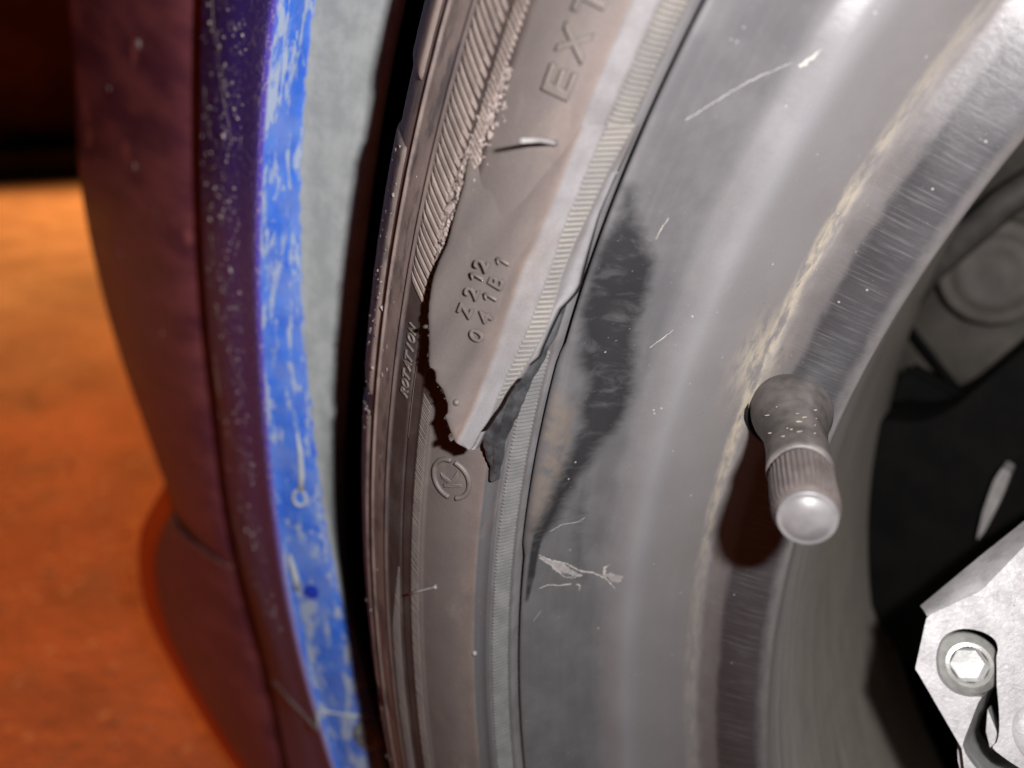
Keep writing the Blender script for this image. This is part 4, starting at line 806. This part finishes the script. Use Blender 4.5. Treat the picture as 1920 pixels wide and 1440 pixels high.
# clean drop-shaped spot, mud ring, seam sealant and screw on the lower arch edge
def arch_pt(th, f, h=0.0):       # f: 0 at the outer crease, 1 at the end of the blue strip
    b, g = arc_r('blueL', np.float64(th)), arc_r('greyL', np.float64(th)); P0 = pol(th, b + (g - b) * f, .006 + .0075 * f); d = np.array([math.cos(R(th)), -.25, -math.sin(R(th))]); return P0 + d / np.linalg.norm(d) * h
def disc(name, th, f, rad, h, mat, parent, seg=28, asp=1.0):
    c = arch_pt(th, f); tx = arch_pt(th + .2, f) - arch_pt(th - .2, f); tx /= np.linalg.norm(tx); ty = arch_pt(th, f + .02) - arch_pt(th, f - .02); ty -= tx * (ty @ tx); ty /= np.linalg.norm(ty); n = np.cross(tx, ty); n *= np.sign(n @ np.array([.9, -.3, 0]))
    V = [c + n * h]; F = []
    for k, (rr, hh) in enumerate(((.55, h * .9), (.9, h * .6), (1, .00005))):
        for j in range(seg): a = 2 * math.pi * j / seg; V.append(c + (tx * math.cos(a) * asp + ty * math.sin(a)) * rad * rr * (1 + .05 * math.sin(3 * a)) + n * hh)
    for j in range(seg):
        F.append((0, 1 + j, 1 + (j + 1) % seg))
        for k in (0, 1): F.append((1 + k*seg + j, 1 + (k+1)*seg + j, 1 + (k+1)*seg + (j+1) % seg, 1 + k*seg + (j+1) % seg))
    return part(name, V, F, mat, parent)
disc('clean_spot', -3.75, .42, .0019, .00025, M_clean, fender_edge)
disc('arch_screw', -11.7, .80, .0042, .0012, M_screw, bumper_edge, 32, 1.1)
def blob_line(name, pts, rad, mat, parent): 
    V, F = tube([arch_pt(*p) for p in pts], rad, 8); return part(name, V, F, mat, parent)
blob_line('mud_run', [(4.6, .60, .0002), (3.6, .62, .0003), (2.4, .60, .0003), (1.65, .55, .0003)], [.0003, .0006, .0007, .0008], M_mud, fender_edge)
blob_line('mud_ring', [(1.25 + .40 * math.cos(a), .50 + .13 * math.sin(a), .0003) for a in np.linspace(0, 6.1, 20)], .00042, M_mud, fender_edge)
blob_line('mud_run', [(-1.7, .12, .0003), (-2.3, .14, .0004), (-3.0, .17, .0004), (-3.6, .15, .0003)], [.0003, .0007, .0009, .0006], M_mud, fender_edge)
0 and blob_line('mud_run', [(18.0, .45, .0002), (15.0, .5, .0003), (12.5, .42, .0003), (10.5, .35, .0003), (9.4, .30, .0003)], [.0002, .0006, .0005, .0006, .0009], M_mud, fender_edge)
def edge_pt(th, k, h):           # k: station of arch_cols
    cs = arch_cols(np.float64(th)); i = int(k); f = k - i; (r0, y0), (r1, y1) = cs[i], cs[min(i + 1, 18)]; return pol(th, (r0 + (r1 - r0) * f), (y0 + (y1 - y0) * f)) + np.array([h * .8, -h * .6, 0])
ks = np.linspace(2.2, 14.6, 40)
V, F = tube([edge_pt(np.interp(k, np.arange(19), SEAM), k, .0002) for k in ks], [.00042 + .00012 * math.sin(i * 1.3) for i in range(40)], 8); part('seam_sealant', V, F, M_mud, bumper_edge)
def flare_pt(th, k, h=0.0):
    th = np.atleast_1d(th); k = np.atleast_1d(k); return np.array([edge_pt(t, q, 0.0) + np.array([.3, -.95, 0]) * h * .001 for t, q in zip(th, k)])
for t0, k0, t1, k1, wd_ in ((20.5, 13.4, 15.6, 11.6, .22), (19.0, 12.6, 17.2, 12.0, .3), (13.5, 12.2, 13.0, 13.8, .2), (10.2, 13.2, 9.0, 12.0, .22), (7.2, 12.9, 5.0, 11.3, .35), (4.2, 13.6, 1.8, 13.9, .25), (2.4, 12.0, -.2, 13.6, .4), (-2.0, 12.6, -3.6, 11.4, .4), (-4.5, 13.9, -7.0, 12.0, .35), (16.2, 13.8, 14.6, 13.2, .2)):
    n_s = 26; tt_ = np.linspace(0, 1, n_s); th_ = t0 + (t1 - t0) * tt_ + rng.normal(size=n_s) * .05; k_ = k0 + (k1 - k0) * tt_ + .12 * np.sin(tt_ * 5)
    C_ = flare_pt(th_, k_, .03); T_2 = np.gradient(C_, axis=0); N_2 = np.cross(T_2, np.array([.3, -.95, 0])); N_2 /= np.linalg.norm(N_2, axis=1)[:, None]; w2 = (wd_ * .0005 * rng.uniform(.2, 1.3, n_s))[:, None]
    part('paint_scratch', np.stack([C_ - N_2 * w2, C_ + N_2 * w2 + np.array([.3, -.95, 0]) * .00003], 1).reshape(-1, 3), grid_faces(n_s, 2), M_mudp, fender_edge)
pt_, rr_ = [], []
for i in range(520):
    cth = rng.choice([20, 17.5, 15.8, 13.6, 11.5, 9.0, 6.5, 4.0, 1.0, -3, -7]) + rng.normal() * .8; k = np.clip(11.0 + abs(rng.normal()) * 1.3, 10.6, 14.6)
    pt_.append(flare_pt(cth, k, .05)[0]); rr_.append(abs(rng.normal()) * .00017 + .00005)
crumbs('dirt_clot', pt_, rr_, M_mudp, fender_edge)
# dark wheel arch liner closing the space behind
V, F = lathe((0, .060, .0), (0, 1, 0), [(0, .345), (.02, .350), (.30, .350)], 96); part('arch_liner', V, F[:-2], M_black)
V, F = lathe((0, .36, .0), (0, 1, 0), [(0, .40), (.01, .40)], 64); part('inner_panel', V, F, M_black)
